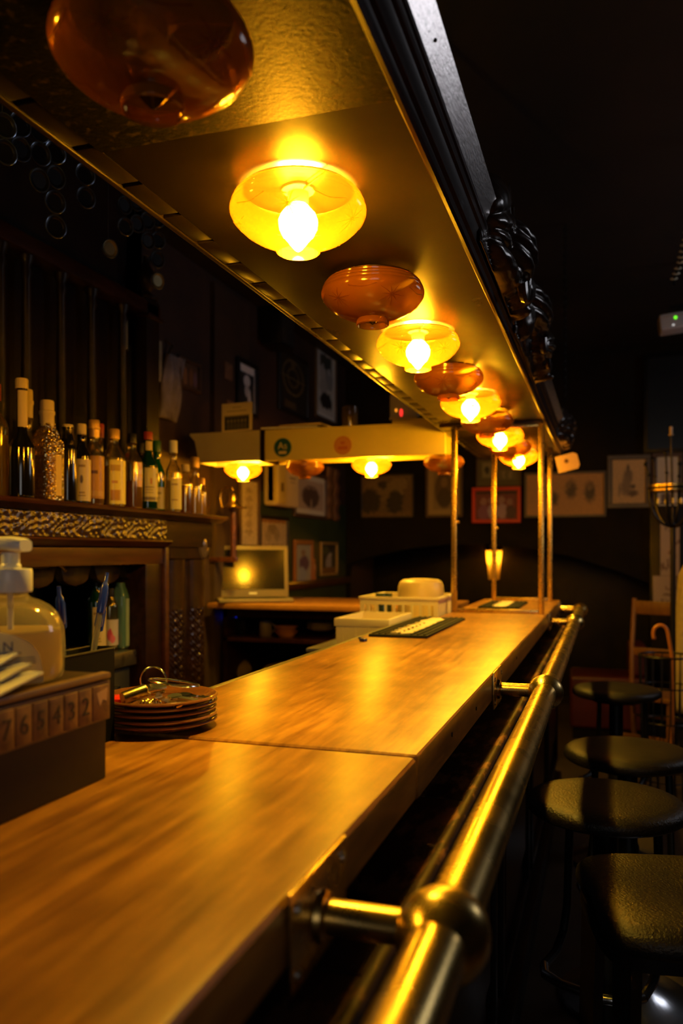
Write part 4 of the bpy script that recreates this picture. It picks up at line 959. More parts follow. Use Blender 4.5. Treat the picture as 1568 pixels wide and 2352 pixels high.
# left wall, lower
q = pX(630, 1120, XL + 0.012)
dv = thing('wall_dispenser', 'white rounded paper dispenser on the dark green wall', 'dispenser', (XL + 0.0125, q.y, q.z - 0.14), R(90))
MB().box(-0.21, 0.21, -0.11, 0.0, 0.0, 0.30).build('body', surf('off_white_plastic', (0.72, 0.58, 0.42), 0.4), dv, bevel=0.03, seg=4)
MB().box(-0.21, -0.05, -0.116, -0.02, 0.012, 0.29).build('side_cover', surf('yellow_white_plastic', (0.72, 0.55, 0.18), 0.4), dv, bevel=0.02, seg=3)
MB().box(-0.16, -0.11, -0.118, -0.115, 0.10, 0.16).build('window', surf('dark_slot', (0.2, 0.14, 0.04), 0.5), dv)
MB().box(0.02, 0.13, -0.112, -0.109, 0.20, 0.215).box(0.03, 0.12, -0.112, -0.109, 0.175, 0.182).build('printed_line', surf('grey_print', (0.35, 0.26, 0.2), 0.6), dv)
on_left('sepia_photo', 'framed photo of standing figures below the cream beam', 'picture', 672, 746, 1085, 1190, 0.028, FBR, printed('p_standing', (0.50, 0.38, 0.32), [('e', 0.5, 0.45, 0.33, 0.38, (0.10, 0.06, 0.05)), ('e', 0.4, 0.75, 0.09, 0.07, (0.28, 0.19, 0.15)), ('e', 0.62, 0.75, 0.09, 0.07, (0.28, 0.19, 0.15)), ('r', 0.52, 0.2, 0.03, 0.15, (0.4, 0.3, 0.25))], wob=0.05), off=0.014, mount=0.04, mmat=MTW)
for (x0, x1, y0, y1, c, lab) in ((748, 760, 1075, 1192, (0.20, 0.09, 0.03), 'left one of two upright brown wooden staves on the green wall'), (764, 774, 1080, 1196, (0.16, 0.07, 0.025), 'right one of two upright brown wooden staves on the green wall')):
    q0, q1 = pX(x0, y1, XL + 0.0125), pX(x1, y0, XL + 0.0125)
    o = MB().relief((XL + 0.0125, q0.y, q0.z), (0, 1, 0), (0, 0, 1), (1, 0, 0), q1.y - q0.y, q1.z - q0.z, 6, 40, lambda a, b: 0.02 + 0.008*math.sin(b*22) + 0.006*math.sin(a*PI)).build('carved_stave', surf('stave_%d' % x0, c, 0.5), ang=180)
    tag(o, lab, 'carving', 'carved staves')
on_left('long_scroll', 'tall narrow pale print hung beside the brass bell', 'picture', 546, 591, 1098, 1258, 0.020, FBR, printed('p_scroll', (0.62, 0.50, 0.30), [('e', 0.5, 0.2 + 0.13*k, 0.22, 0.05, (0.42, 0.31, 0.16)) for k in range(6)], wob=0.12, wscale=12, grain=0.25), off=0.034)
on_left('parchment_print', 'framed parchment drawing above the laptop', 'picture', 592, 658, 1186, 1270, 0.022, FB, printed('p_parch', (0.56, 0.42, 0.26), [('e', 0.45, 0.68, 0.2, 0.16, (0.30, 0.22, 0.12)), ('e', 0.62, 0.5, 0.12, 0.2, (0.38, 0.28, 0.16)), ('e', 0.3, 0.45, 0.12, 0.2, (0.42, 0.31, 0.18)), ('r', 0.5, 0.16, 0.36, 0.03, (0.4, 0.29, 0.16)), ('r', 0.5, 0.95, 0.5, 0.06, (0.36, 0.16, 0.04))], wob=0.10, wscale=14, grain=0.3), off=0.014)
on_left('orange_framed_photo', 'orange wood framed photo of a person in purple on the ledge', 'picture', 672, 715, 1240, 1347, 0.038, FO, printed('p_purple', (0.40, 0.38, 0.36), [('e', 0.55, 0.48, 0.32, 0.22, (0.14, 0.07, 0.14)), ('e', 0.5, 0.78, 0.14, 0.1, (0.32, 0.2, 0.14)), ('e', 0.4, 0.2, 0.3, 0.2, (0.36, 0.36, 0.46)), ('r', 0.12, 0.5, 0.12, 0.6, (0.42, 0.42, 0.38))], wob=0.08), off=0.014)
on_left('gilt_framed_photo', 'gilt framed dark photo of a pale figure in the corner', 'picture', 733, 771, 1245, 1322, 0.022, FG, printed('p_pale', (0.03, 0.03, 0.018), [('e', 0.5, 0.35, 0.2, 0.3, (0.35, 0.3, 0.3)), ('e', 0.6, 0.62, 0.1, 0.1, (0.4, 0.35, 0.32)), ('e', 0.3, 0.8, 0.2, 0.15, (0.07, 0.08, 0.03)), ('r', 0.5, 0.1, 0.5, 0.1, (0.2, 0.09, 0.02))], wob=0.08), off=0.014)
q = pX(722, 1348, XL + 0.04)
fg = thing('wooden_figurine', 'slender wooden figurine standing on the ledge between two photos', 'figurine', (XL + 0.035, q.y, 1.16))
MB().lathe([(0.018, 0), (0.02, 0.012), (0.012, 0.02), (0.016, 0.06), (0.02, 0.10), (0.012, 0.13), (0.006, 0.14)], seg=14).build('body', FO, fg)
MB().ball((0, 0, 0.152), 0.013, 0.012, 0.016).build('head', FO, fg)
# brass bell on a bracket
q = pX(536, 1166, -2.1)
bl = thing('brass_bell', 'brass bell hanging in a curled bracket over a round stand', 'bell', (q.x, q.y, q.z - 0.004))
MB().lathe([(0.075, 0), (0.078, 0.004), (0.07, 0.008), (0, 0.01)], seg=28).build('plate', M_BRASSD, bl)
MB().lathe([(0.042, 0.012), (0.04, 0.02), (0.03, 0.03), (0.025, 0.055), (0.022, 0.08), (0.012, 0.095), (0.006, 0.105), (0, 0.108)], seg=24).build('bell_body', M_BRASS, bl)
MB().tube(bez((0, 0, 0.105), (-0.01, -0.005, 0.15), (-0.12, 0.0, 0.14), (-0.075, 0.0, 0.006), 14), 0.006, 8).build('curl', M_BRASSD, bl)
MB().lathe([(0.018, -0.30), (0.016, -0.02), (0.03, -0.008), (0.03, 0.0)], seg=14).build('stem', M_MAHOG, bl)
MB().box(XL - q.x + 0.001, 0.02, -0.02, 0.02, -0.32, -0.29).build('wall_bracket', M_MAHOG, bl, bevel=0.004)

# back wall pictures
on_back('faded_photo', 'large faded photo of people at a table on the back wall', 'picture', 829, 951, 1090, 1190, 0.012, FB, printed('p_table', (0.18, 0.11, 0.04), [('e', 0.3, 0.62, 0.3, 0.28, (0.24, 0.15, 0.05)), ('e', 0.72, 0.74, 0.18, 0.2, (0.26, 0.17, 0.06)), ('e', 0.16, 0.35, 0.2, 0.35, (0.04, 0.025, 0.01)), ('e', 0.66, 0.32, 0.16, 0.3, (0.035, 0.022, 0.01)), ('e', 0.9, 0.35, 0.1, 0.4, (0.16, 0.09, 0.03)), ('e', 0.4, 0.78, 0.08, 0.1, (0.05, 0.03, 0.012)), ('r', 0.5, 0.06, 0.5, 0.05, (0.2, 0.11, 0.035))], wob=0.12, grain=0.2))
on_back('oval_portrait', 'framed portrait with a wide yellowed mount behind the brass post', 'picture', 978, 1063, 1062, 1188, 0.022, FBR, printed('p_oval', (0.30, 0.20, 0.07), [('e', 0.5, 0.5, 0.44, 0.46, (0.11, 0.065, 0.025)), ('e', 0.5, 0.68, 0.16, 0.13, (0.22, 0.13, 0.05)), ('e', 0.5, 0.3, 0.32, 0.24, (0.06, 0.035, 0.015))]), mount=0.045, mmat=surf('yellowed_mount', (0.42, 0.28, 0.09), 0.6))
on_back('snapshot_panel', 'dark panel with small snapshots above the red frame', 'picture', 1094, 1197, 1052, 1118, 0.014, FBR, printed('p_snaps', (0.12, 0.09, 0.03), [('r', 0.22, 0.6, 0.12, 0.3, (0.26, 0.22, 0.10)), ('e', 0.22, 0.6, 0.06, 0.15, (0.04, 0.035, 0.02)), ('r', 0.7, 0.4, 0.22, 0.2, (0.17, 0.13, 0.05)), ('r', 0.62, 0.4, 0.03, 0.14, (0.28, 0.22, 0.1)), ('r', 0.78, 0.4, 0.03, 0.14, (0.28, 0.22, 0.1))], wob=0.04))
on_back('red_framed_photo', 'group photo in a bright red frame on the back wall', 'picture', 1084, 1196, 1119, 1201, 0.030, FR, printed('p_group', (0.22, 0.045, 0.04), [('e', 0.2, 0.62, 0.08, 0.14, (0.42, 0.2, 0.15)), ('e', 0.4, 0.66, 0.08, 0.13, (0.45, 0.24, 0.18)), ('e', 0.62, 0.66, 0.08, 0.13, (0.42, 0.22, 0.16)), ('e', 0.82, 0.6, 0.08, 0.13, (0.34, 0.16, 0.12)), ('e', 0.2, 0.25, 0.14, 0.26, (0.3, 0.10, 0.16)), ('e', 0.42, 0.28, 0.12, 0.28, (0.5, 0.36, 0.36)), ('e', 0.64, 0.28, 0.13, 0.26, (0.46, 0.30, 0.3)), ('e', 0.85, 0.22, 0.12, 0.26, (0.10, 0.04, 0.035)), ('r', 0.5, 0.93, 0.5, 0.05, (0.05, 0.015, 0.012))], wob=0.06), off=0.020)
on_back('etching_of_heads', 'wide framed print of three sketched heads on tan paper', 'picture', 1204, 1392, 1084, 1188, 0.020, FGY, printed('p_heads', (0.62, 0.31, 0.09), [('e', 0.36, 0.40, 0.055, 0.17, (0.13, 0.08, 0.035), 0.35), ('e', 0.58, 0.63, 0.07, 0.22, (0.14, 0.085, 0.035), 0.35), ('e', 0.82, 0.55, 0.07, 0.24, (0.13, 0.08, 0.032), 0.35), ('e', 0.82, 0.66, 0.03, 0.08, (0.30, 0.17, 0.06)), ('e', 0.56, 0.72, 0.03, 0.08, (0.28, 0.16, 0.06))], wob=0.07, wscale=18, grain=0.08))
on_back('seated_figure_etching', 'framed etching of a figure beside a barrel in a wide grey frame', 'picture', 1394, 1494, 1045, 1167, 0.040, FGY, printed('p_seated', (0.70, 0.44, 0.19), [('e', 0.48, 0.62, 0.14, 0.16, (0.26, 0.17, 0.09), 0.3), ('e', 0.48, 0.80, 0.05, 0.09, (0.14, 0.09, 0.05), 0.3), ('e', 0.42, 0.38, 0.16, 0.2, (0.32, 0.21, 0.11), 0.3), ('e', 0.62, 0.22, 0.16, 0.07, (0.18, 0.11, 0.06), 0.3), ('e', 0.62, 0.38, 0.09, 0.05, (0.16, 0.10, 0.05), 0.3), ('e', 0.22, 0.3, 0.04, 0.16, (0.36, 0.24, 0.13), 0.3)], wob=0.08, wscale=16, grain=0.15))
on_back('white_print', 'framed white print behind the iron coat stand', 'picture', 1497, 1568, 1040, 1172, 0.035, FBR, printed('p_white', (0.62, 0.54, 0.48), [('e', 0.4, 0.5, 0.05, 0.04, (0.3, 0.22, 0.2)), ('e', 0.6, 0.62, 0.04, 0.06, (0.35, 0.28, 0.25)), ('r', 0.5, 0.12, 0.4, 0.10, (0.16, 0.11, 0.1))], wob=0.06), mount=0.02, mmat=MTW)
for (x0, x1, y0, y1, lab) in ((1516, 1560, 1203, 1322, 'tall pale print with dark lettering behind the coat stand'), (1499, 1553, 1323, 1400, 'small pale veined print low behind the chair')):
    a, b_ = pY(x0, y1, 6.90), pY(x1, y0, 6.90)
    t = thing('pale_poster', lab, 'poster', ((a.x + b_.x)/2, 6.90, a.z), 0, 'pale posters by the coat stand')
    MB().box(-(b_.x - a.x)/2, (b_.x - a.x)/2, -0.006, 0, 0, b_.z - a.z).build('board', printed('p_veined_%d' % x0, (0.52, 0.38, 0.28), [('e', 0.3 + 0.3*k, 0.2 + 0.22*k, 0.3, 0.05, (0.22, 0.13, 0.08)) for k in range(3)] + ([('r', 0.3 + 0.2*k, 0.88, 0.07, 0.05, (0.04, 0.03, 0.03)) for k in range(3)] if y1 < 1330 else []), wob=0.3, wscale=4), t)
pt = MB().box(0.345, 0.66, 6.903, 6.985, 0.0, 1.75).build('dark_cupboard', M_BLACKW, bevel=0.01)
tag(pt, 'dark cupboard side carrying the pale posters at the back', 'cupboard')

# sconce glowing inside the arch
q = pY(1137, 1300, 7.93)
sc = thing('wall_sconce', 'glowing tapered glass sconce inside the dark arch', 'wall lamp', (q.x, 7.94, q.z))
MB().box(-0.03, 0.03, -0.02, 0.0, 0.10, 0.24).build('back_plate', M_BRASSD, sc)
MB().tube([(0, -0.01, 0.20), (0, -0.06, 0.22), (0, -0.11, 0.19)], 0.008, 8).build('arm', M_BRASSD, sc)
MB().bowl([(0.050, -0.13), (0.062, 0.0), (0.078, 0.14), (0.080, 0.15)], (0, -0.11, 0), 28).build('glass_shade', clear('sconce_glass', (1.0, 0.62, 0.2), 0.15, 0.6, (0.9, 0.5, 0.12), 0.15), sc)
MB().lathe([(0.084, 0.17), (0.086, 0.215), (0.05, 0.235), (0, 0.235)], (0, -0.11, 0), 28).bowl([(0.075, 0.150), (0.084, 0.17)], (0, -0.11, 0), 28).build('cap', M_BRASSD, sc)
MB().lathe([(0, 0.04), (0.012, 0.05), (0.018, 0.08), (0.016, 0.11), (0.008, 0.13), (0, 0.135)], (0, -0.11, 0), 14).build('bulb', emit('sconce_bulb', LAMP_COL, 120.0), sc)

# ================================================================== back counter with laptop and shelves
bc = thing('back_counter', 'low wooden counter closing the aisle below the cream beam', 'counter', (0, 0, 0))
ZC = 1.08
MB().box(-2.215, -0.80, 4.25, 5.0, ZC - 0.03, ZC).build('counter_top', surf('orange_brown_top', (0.40, 0.17, 0.035), 0.35, col2=(0.28, 0.11, 0.022), scale=5, stretch=(1, 8, 1)), bc, bevel=0.004)
MB().box(-2.19, -0.80, 4.40, 4.43, ZC - 0.09, ZC - 0.03).build('apron', M_DARK, bc)
q = pX(700, 1480, -1.52)
MB().box(-2.19, -1.52, 4.40, 4.96, 0.845, 0.868).build('shelf', M_MAHOG, bc, bevel=0.003)
MB().box(-2.19, -0.80, 4.44, 4.96, 0.58, 0.60).build('shelf', M_DARK, bc)
MB().box(-1.53, -1.505, 4.40, 4.96, 0.0, 0.868).build('divider', surf('red_painted_edge', (0.22, 0.035, 0.012), 0.4), bc)
MB().box(-1.505, -0.80, 4.46, 4.96, 0.885, 0.905).build('shelf', M_DARK, bc)
MB().box(-2.19, -0.80, 4.96, 5.0, 0.0, ZC - 0.03).build('back_panel', M_BLACKW, bc)
MB().box(-0.83, -0.80, 4.40, 4.96, 0.0, ZC - 0.03).build('end_panel', M_DARK, bc)
MB().box(-2.19, -2.16, 4.40, 4.96, 0.0, ZC - 0.03).build('end_panel', M_DARK, bc)
# laptop
q = pZ(590, 1374, ZC)
lp = thing('laptop', 'open grey laptop with a dark screen on the back counter', 'laptop', (-2.015, 4.47, ZC), R(29.5))
lp.scale = (1.1, 1.1, 1.12)
M_LAP = surf('grey_brown_plastic', (0.22, 0.17, 0.10), 0.45)
MB().box(-0.20, 0.20, -0.14, 0.08, 0.004, 0.022).build('base', M_LAP, lp, bevel=0.005)
for k in range(5):
    MB().box(-0.17, 0.17, -0.10 + 0.028*k, -0.078 + 0.028*k, 0.022, 0.024).build('key_row', M_BLACKP, lp)
sc_ = MB().box(-0.20, 0.20, -0.006, 0.008, 0.0, 0.285).build('lid', M_LAP, lp, bevel=0.006, loc=(0, 0.075, 0.020), rot=(R(-7.5), 0, 0))
MB().box(-0.178, 0.178, -0.0075, -0.006, 0.042, 0.262).build('screen', surf('dark_glossy_screen', (0.012, 0.010, 0.008), 0.08, coat=1.0), sc_)
MB().box(-0.022, 0.022, -0.0075, -0.006, 0.016, 0.026).build('badge', M_WHITEP, sc_)
# things on the shelves
def on(px, py, Y): return pY(px, py, Y)
q = on(610, 1462, 4.55)
cu = thing('storage_cup', 'pale mug with a dark rim on the shelf below the laptop', 'cup', (q.x, 4.55, 0.868))
MB().lathe([(0.0, 0.0), (0.036, 0.0), (0.038, 0.004), (0.038, 0.092), (0.034, 0.092), (0.034, 0.008), (0, 0.008)], seg=24).build('body', surf('buff_glaze', (0.42, 0.32, 0.15), 0.4, col2=(0.25, 0.17, 0.07), scale=20), cu)
MB().lathe([(0.0385, 0.086), (0.0385, 0.094), (0.034, 0.094), (0.034, 0.086)], seg=24).build('rim', surf('blue_rim', (0.02, 0.03, 0.12), 0.3), cu)
MB().tube([(0.037, 0, 0.07), (0.06, 0, 0.065), (0.06, 0, 0.03), (0.037, 0, 0.025)], 0.005, 8).build('handle', MATS['buff_glaze'], cu)
q = on(657, 1478, 4.50)
for k in range(2):
    bw = thing('terracotta_bowl', ('upper' if k else 'lower') + ' terracotta bowl of the stack on the red edged shelf', 'bowl', (q.x, 4.50, 0.868 + 0.028*k), 0, 'terracotta bowls')
    MB().lathe([(0.0, 0.0), (0.04, 0.0), (0.045, 0.004), (0.064, 0.026), (0.070, 0.036), (0.066, 0.036), (0.058, 0.022), (0.04, 0.008), (0, 0.008)], seg=28).build('bowl_body', surf('terracotta', (0.55, 0.22, 0.06), 0.45), bw)
    MB().tube([(0.068*math.cos(a), 0.068*math.sin(a), 0.0355) for a in [2*PI*i/28 for i in range(28)]], 0.0032, 6, closed=True).build('rim', surf('terracotta_rim', (0.42, 0.13, 0.035), 0.4), bw)
q = on(738, 1452, 4.60)
for k in range(4):
    pl = thing('side_plate', ['bottom', 'second', 'third', 'top'][k] + ' cream plate of the pile on the lower counter shelf', 'plate', (q.x + 0.004*(k % 2), 4.60, 0.905 + 0.011*k), 0, 'cream plates on the shelf')
    MB().lathe([(0.0, 0.0), (0.05, 0.0), (0.055, 0.003), (0.088, 0.014), (0.09, 0.017), (0.086, 0.017), (0.054, 0.006), (0, 0.006)], seg=30).build('plate_body', surf('cream_glaze', (0.55, 0.43, 0.2), 0.35), pl)
for (px, lab, r) in ((535, 'larger folded pale cloth sack on the bottom shelf', 0.11), (625, 'smaller folded pale cloth sack on the bottom shelf', 0.09)):
    q = on(px, 1540, 4.60)
    o = MB().ball((0, 0, 0), r, 0.10, 0.06, 20, 12)
    o.v = [(x + 0.25*z, y, max(-0.03, z*(1 + 0.4*x/r)) + 0.012*math.sin(x*40)*math.sin(y*30)) for x, y, z in o.v]
    so = o.build('cloth_sack', surf('sack_cloth', (0.20, 0.13, 0.065), 0.85), loc=(q.x, 4.62, 0.632))
    tag(so, lab, 'sack', 'sacks on the bottom shelf')
q = on(535, 1425, 4.56)
rt = thing('router_box', 'black router box with blue pilot lights under the counter', 'router', (q.x, 4.56, 0.868))
MB().box(-0.10, 0.10, -0.04, 0.06, 0.0, 0.13).build('case', M_BLACKP, rt, bevel=0.004)
MB().ball((0.0, -0.042, 0.112), 0.010, 0.003, 0.017).build('blue_light', emit('blue_pilot', (0.01, 0.04, 1.0), 3.0), rt, label='blue pilot light')
MB().ball((0.043, -0.042, 0.116), 0.005, 0.003, 0.006).build('blue_light', MATS['blue_pilot'], rt, label='small blue pilot light')

# ================================================================== things on the bar, near end
# numbered wooden box
XF = -0.586; ZBT = ZB - 0.0015
nb = thing('numbered_box', 'dark wooden box with a worn row of number tiles along its edge', 'box', (XF, 0.863, ZBT))
HB = 0.135; LB_, DB = 0.56, 0.165
M_BOXW = surf('box_brown_wood', (0.010, 0.0035, 0.002), 0.5, col2=(0.019, 0.0065, 0.0035), scale=5, stretch=(1, 0.4, 6), bump=0.1, spec=0.2)
M_TAN = surf('worn_tan_wood', (0.27, 0.125, 0.032), 0.55, col2=(0.11, 0.045, 0.012), scale=26, lo=0.38, hi=0.62, bump=0.3)
MB().box(-DB, -0.004, -LB_, 0, 0.0, HB - 0.012).build('body', M_BOXW, nb, bevel=0.003)
MB().box(-DB, -0.001, -LB_, 0.001, HB - 0.012, HB - 0.004).build('lid_board', M_BOXW, nb, bevel=0.003)
MB().box(-0.012, 0.003, -LB_, 0.001, HB - 0.010, HB - 0.002).build('top_lip', surf('lip_wood', (0.16, 0.085, 0.04), 0.4), nb, bevel=0.003)
MB().box(-0.006, 0.0015, -LB_, 0.0, HB - 0.060, HB - 0.012).build('tile_strip', surf('strip_brown', (0.13, 0.06, 0.018), 0.5), nb, bevel=0.001)
M_NUM = surf('dark_numeral', (0.035, 0.018, 0.010), 0.6)
digits = [None, '2', '3', '4', '5', '6', '7', '8', '9']
y = -0.004
for k, dg in enumerate(digits):
    w = 0.036 if k == 0 else 0.0265
    t = MB().box(0.0015, 0.0045, y - w + 0.0012, y - 0.0012, HB - 0.057, HB - 0.016).build('number_tile', M_TAN, nb, bevel=0.0012)
    if dg:
        text(dg, 0.030, M_NUM, t, (0.0048, y - w/2, HB - 0.037), (R(90), 0, R(90)), 0.0004, name='numeral')
    else:
        MB().prism([(y - 0.028, HB - 0.024), (y - 0.022, HB - 0.040), (y - 0.015, HB - 0.033), (y - 0.008, HB - 0.036), (y - 0.006, HB - 0.020), (y - 0.016, HB - 0.022)], 'x', 0.0045, 0.0049).build('bare_patch', surf('bare_wood_patch', (0.55, 0.33, 0.17), 0.7), t, smooth=False)
    y -= w
ZBX = ZBT + HB - 0.004
# soap bottle
q = P(66, 1553, 0.945)
sb = thing('soap_dispenser', 'clear pump bottle of hand soap with a cream label and white pump', 'soap bottle', (-0.660, 0.775, ZBX), R(-6))
prof = [(0.052, 0.0), (0.058, 0.003), (0.060, 0.010), (0.060, 0.052), (0.058, 0.066), (0.052, 0.079), (0.043, 0.088), (0.032, 0.094), (0.023, 0.097), (0.020, 0.100), (0.0195, 0.106)]
MB().bowl(prof, seg=40).build('bottle_shell', clear('soap_bottle_plastic', (0.96, 0.93, 0.86), 0.3, 0.18, (0.9, 0.8, 0.62), 0.06), sb, ang=50)
MB().lathe([(0, 0.002), (0.050, 0.002), (0.0565, 0.010), (0.0565, 0.052), (0.055, 0.060), (0, 0.060)], seg=36).build('soap', clear('soap_gel', (0.85, 0.75, 0.55), 0.05, 0.75, (0.75, 0.60, 0.36), 0.3), sb)
MB().lathe([(0.0235, 0.104), (0.0245, 0.106), (0.0245, 0.128), (0.0235, 0.131), (0.012, 0.132), (0.012, 0.135), (0.0105, 0.137), (0.0105, 0.150), (0, 0.150)], seg=36).build('pump_collar', M_WHITEP, sb)
nz = MB()
secs = [(-0.052, 0.150, 0.006, 0.0035), (-0.046, 0.155, 0.0075, 0.0055), (-0.035, 0.1595, 0.009, 0.007), (-0.02, 0.161, 0.012, 0.0075), (0.0, 0.1605, 0.016, 0.0085), (0.015, 0.159, 0.0155, 0.0085), (0.022, 0.158, 0.011, 0.007)]
vs = []; fs = []; n = 16
for (x, z, ry, rz_) in secs:
    for k in range(n):
        a = 2*PI*k/n; vs.append((x, ry*math.copysign(abs(math.cos(a))**0.7, math.cos(a)), z + rz_*math.copysign(abs(math.sin(a))**0.7, math.sin(a))))
for i in range(len(secs)-1):
    for k in range(n):
        k2 = (k+1) % n; fs.append((i*n+k, i*n+k2, (i+1)*n+k2, (i+1)*n+k))
fs.append(tuple(range(n))); fs.append(tuple((len(secs)-1)*n + k for k in range(n)))
nz.add(vs, fs).build('pump_head', M_WHITEP, sb, rot=(0, 0, R(6)))
MB().tube([(0, 0, 0.104), (0, 0, 0.02)], 0.0035, 10).build('dip_tube', M_WHITEP, sb)
def curved(r, a0, a1, z0f, z1f, n=26, th=0.0008):
    vs, fs = [], []
    for i in range(n+1):
        a = a0 + (a1-a0)*i/n; z0, z1 = z0f(i/n), z1f(i/n)
        for (rr, zz) in ((r, z0), (r, z1), (r+th, z1), (r+th, z0)): vs.append((rr*math.cos(a), rr*math.sin(a), zz))
    for i in range(n):
        for k in range(4): fs.append((i*4+k, i*4+(k+1) % 4, (i+1)*4+(k+1) % 4, (i+1)*4+k))
    fs += [(0, 1, 2, 3), (n*4+3, n*4+2, n*4+1, n*4)]
    return MB().add(vs, fs)
lb_ = curved(0.0604, -2.25, -0.16, lambda t: 0.004, lambda t: 0.012 + 0.052*(max(0.0, 1 - (2*t - 1)**2))**0.42).build('label', surf('pale_yellow_label', (0.85, 0.66, 0.24), 0.5, col2=(0.78, 0.6, 0.28), scale=9), sb)
def on_label(a, z): return (0.0616*math.cos(a), 0.0616*math.sin(a), z), (R(90), 0, a + R(90))
for ch_, a in (('A', -1.02), ('N', -0.80)):
    l, r_ = on_label(a, 0.046); text(ch_, 0.015, surf('violet_print', (0.10, 0.05, 0.12), 0.6), lb_, l, r_, 0.0003)
for (z, a0, a1) in ((0.0385, -0.98, -0.58), (0.0325, -1.15, -0.34), (0.0295, -1.20, -0.32), (0.0265, -1.25, -0.32), (0.0235, -1.2, -0.40), (0.0155, -1.0, -0.36), (0.0125, -1.0, -0.34)):
    curved(0.0613, a0, a1, lambda t, z=z: z, lambda t, z=z: z + 0.0014, 10, 0.0003).build('print_line', surf('grey_violet_print', (0.25, 0.17, 0.15), 0.7), lb_)
MB().prism([(-0.012, 0.0), (0.0, 0.022), (0.010, 0.0)], 'y', -0.0004, 0.0004).build('leaf_print', surf('leaf_green_print', (0.30, 0.38, 0.05), 0.6), lb_, loc=on_label(-1.55, 0.035)[0], rot=(0, 0, -1.55 + R(90)), smooth=False)
# papers leaning at the left edge
M_ENV = surf('bluish_envelope', (0.58, 0.56, 0.60), 0.7)
for k, (th, lab) in enumerate(((7, 'lowest white envelope of the fan beside the soap bottle'), (12, 'middle white envelope of the fan beside the soap bottle'), (18, 'uppermost tilted envelope of the fan beside the soap bottle'))):
    t = thing('envelope', lab, 'envelope', (-0.612 - 0.009*k, 0.742 - 0.007*k, ZBX + 0.12*math.sin(R(th)) + 0.0015), 0, 'envelopes on the box', rot=(R(th), 0, R(9 - 6*k)))
    MB().box(-0.040, 0.022, -0.12, 0.0, 0.0, 0.0022).build('sheet', M_ENV if k != 1 else M_PAPER, t)
    MB().prism([(-0.038, -0.001), (0.020, -0.001), (-0.009, -0.036)], 'z', 0.0022, 0.0028).build('flap', M_ENV, t, smooth=False)
# pen holder with pens
ph = thing('pen_holder', 'tall narrow black pen holder behind the numbered box', 'pen holder', (-0.722, 0.985, ZBT))
b = MB().box(-0.022, 0.022, -0.06, -0.057, 0, 0.138).box(-0.022, 0.022, 0.057, 0.06, 0, 0.138).box(-0.022, -0.019, -0.057, 0.057, 0, 0.138).box(0.019, 0.022, -0.057, 0.057, 0, 0.138).box(-0.019, 0.019, -0.057, 0.057, 0, 0.106)
b.build('cup', surf('matt_black_board', (0.003, 0.003, 0.003), 0.6, spec=0.1), ph)
MB().tube([(0.0215*sx, 0.0595*sy, 0.138) for sx, sy in ((1, 1), (-1, 1), (-1, -1), (1, -1))], 0.0018, 6, closed=True).build('rim', M_BLACKP, ph)
M_BLUE = surf('blue_plastic', (0.012, 0.03, 0.36), 0.25, coat=0.4)
def pen(label, loc, lean, az, L, dark=False):
    t = thing('ballpoint_pen', label, 'pen', loc, 0, 'pens in the holder', rot=(0, R(lean), R(az)))
    MB().lathe([(0.0, 0), (0.0012, 0.001), (0.0042, 0.012), (0.0042, L*0.62), (0, L*0.62)], seg=10).build('barrel', clear('clear_pen_barrel', (0.85, 0.85, 0.85), 0.5, 0.4, (0.85, 0.82, 0.78)), t)
    MB().tube([(0, 0, 0.01), (0, 0, L*0.6)], 0.0014, 6).build('ink_tube', surf('brown_ink_tube', (0.30, 0.16, 0.08), 0.4), t)
    MB().lathe([(0.0052, L*0.58), (0.0060, L*0.60), (0.0060, L*0.84), (0.0048, L*0.88), (0.003, L*0.90), (0.0028, L), (0, L)], seg=14).build('cap', M_BLUE, t)
    MB().prism([(0.0058, L*0.52), (0.0098, L*0.54), (0.0098, L*0.80), (0.0058, L*0.86)], 'y', -0.002, 0.002).build('clip', M_BLUE, t)
pen('blue capped pen standing tallest in the black holder', (-0.720, 1.012, ZBT + 0.1065), 17, 90, 0.150)
pen('shorter clear pen leaning beside the tallest blue pen', (-0.726, 1.022, ZBT + 0.1065), 15, 84, 0.112)
pen('blue capped pen mostly hidden behind the soap bottle', (-0.722, 0.957, ZBT + 0.1065), -6, 90, 0.128)

# ------------------------------------------------------------------ stack of brown saucers and the keys
PX_, PY_ = -0.680, 1.140
Mglz = surf('dark_brown_glaze', (0.10, 0.032, 0.010), 0.18, col2=(0.16, 0.055, 0.016), scale=8, coat=0.6)
sm = MB().lathe([(0.0, 0.0), (0.056, 0.0), (0.060, 0.0015), (0.080, 0.0075), (0.0855, 0.0115), (0.087, 0.0135), (0.085, 0.0155), (0.080, 0.0135), (0.074, 0.0095), (0.058, 0.0058), (0, 0.005)], seg=56).data('saucer')
sm.materials.append(Mglz)
ring_m = MB().tube([(0.087*math.cos(a), 0.087*math.sin(a), 0.0135) for a in [2*PI*i/56 for i in range(56)]], 0.0020, 6, closed=True).data('rim')
ring_m.materials.append(surf('worn_brown_rim', (0.20, 0.075, 0.022), 0.22, coat=0.4))
for k in range(5):
    t = thing('brown_saucer', ['bottom brown saucer of the stack on the bar', 'second brown saucer from the bottom of the stack', 'middle brown saucer of the stack on the bar', 'second brown saucer from the top of the stack', 'top brown saucer of the stack holding the keys'][k],
              'saucer', (PX_ + 0.0015*math.sin(k*2), PY_ + 0.0015*math.cos(k*2.4), ZB + 0.0005 + 0.0092*k), 0.3*k, 'stack of brown saucers')
    t.scale = (1.04, 1.04, 1.0); link('plate_body', sm, None, t); link('rim', ring_m, None, t)
ZK = ZB + 0.0005 + 0.0092*4 + 0.006
ky = thing('key_bunch', 'bunch of brass keys on a large steel ring in the top saucer', 'keys', (PX_ - 0.008, PY_ - 0.018, ZK))
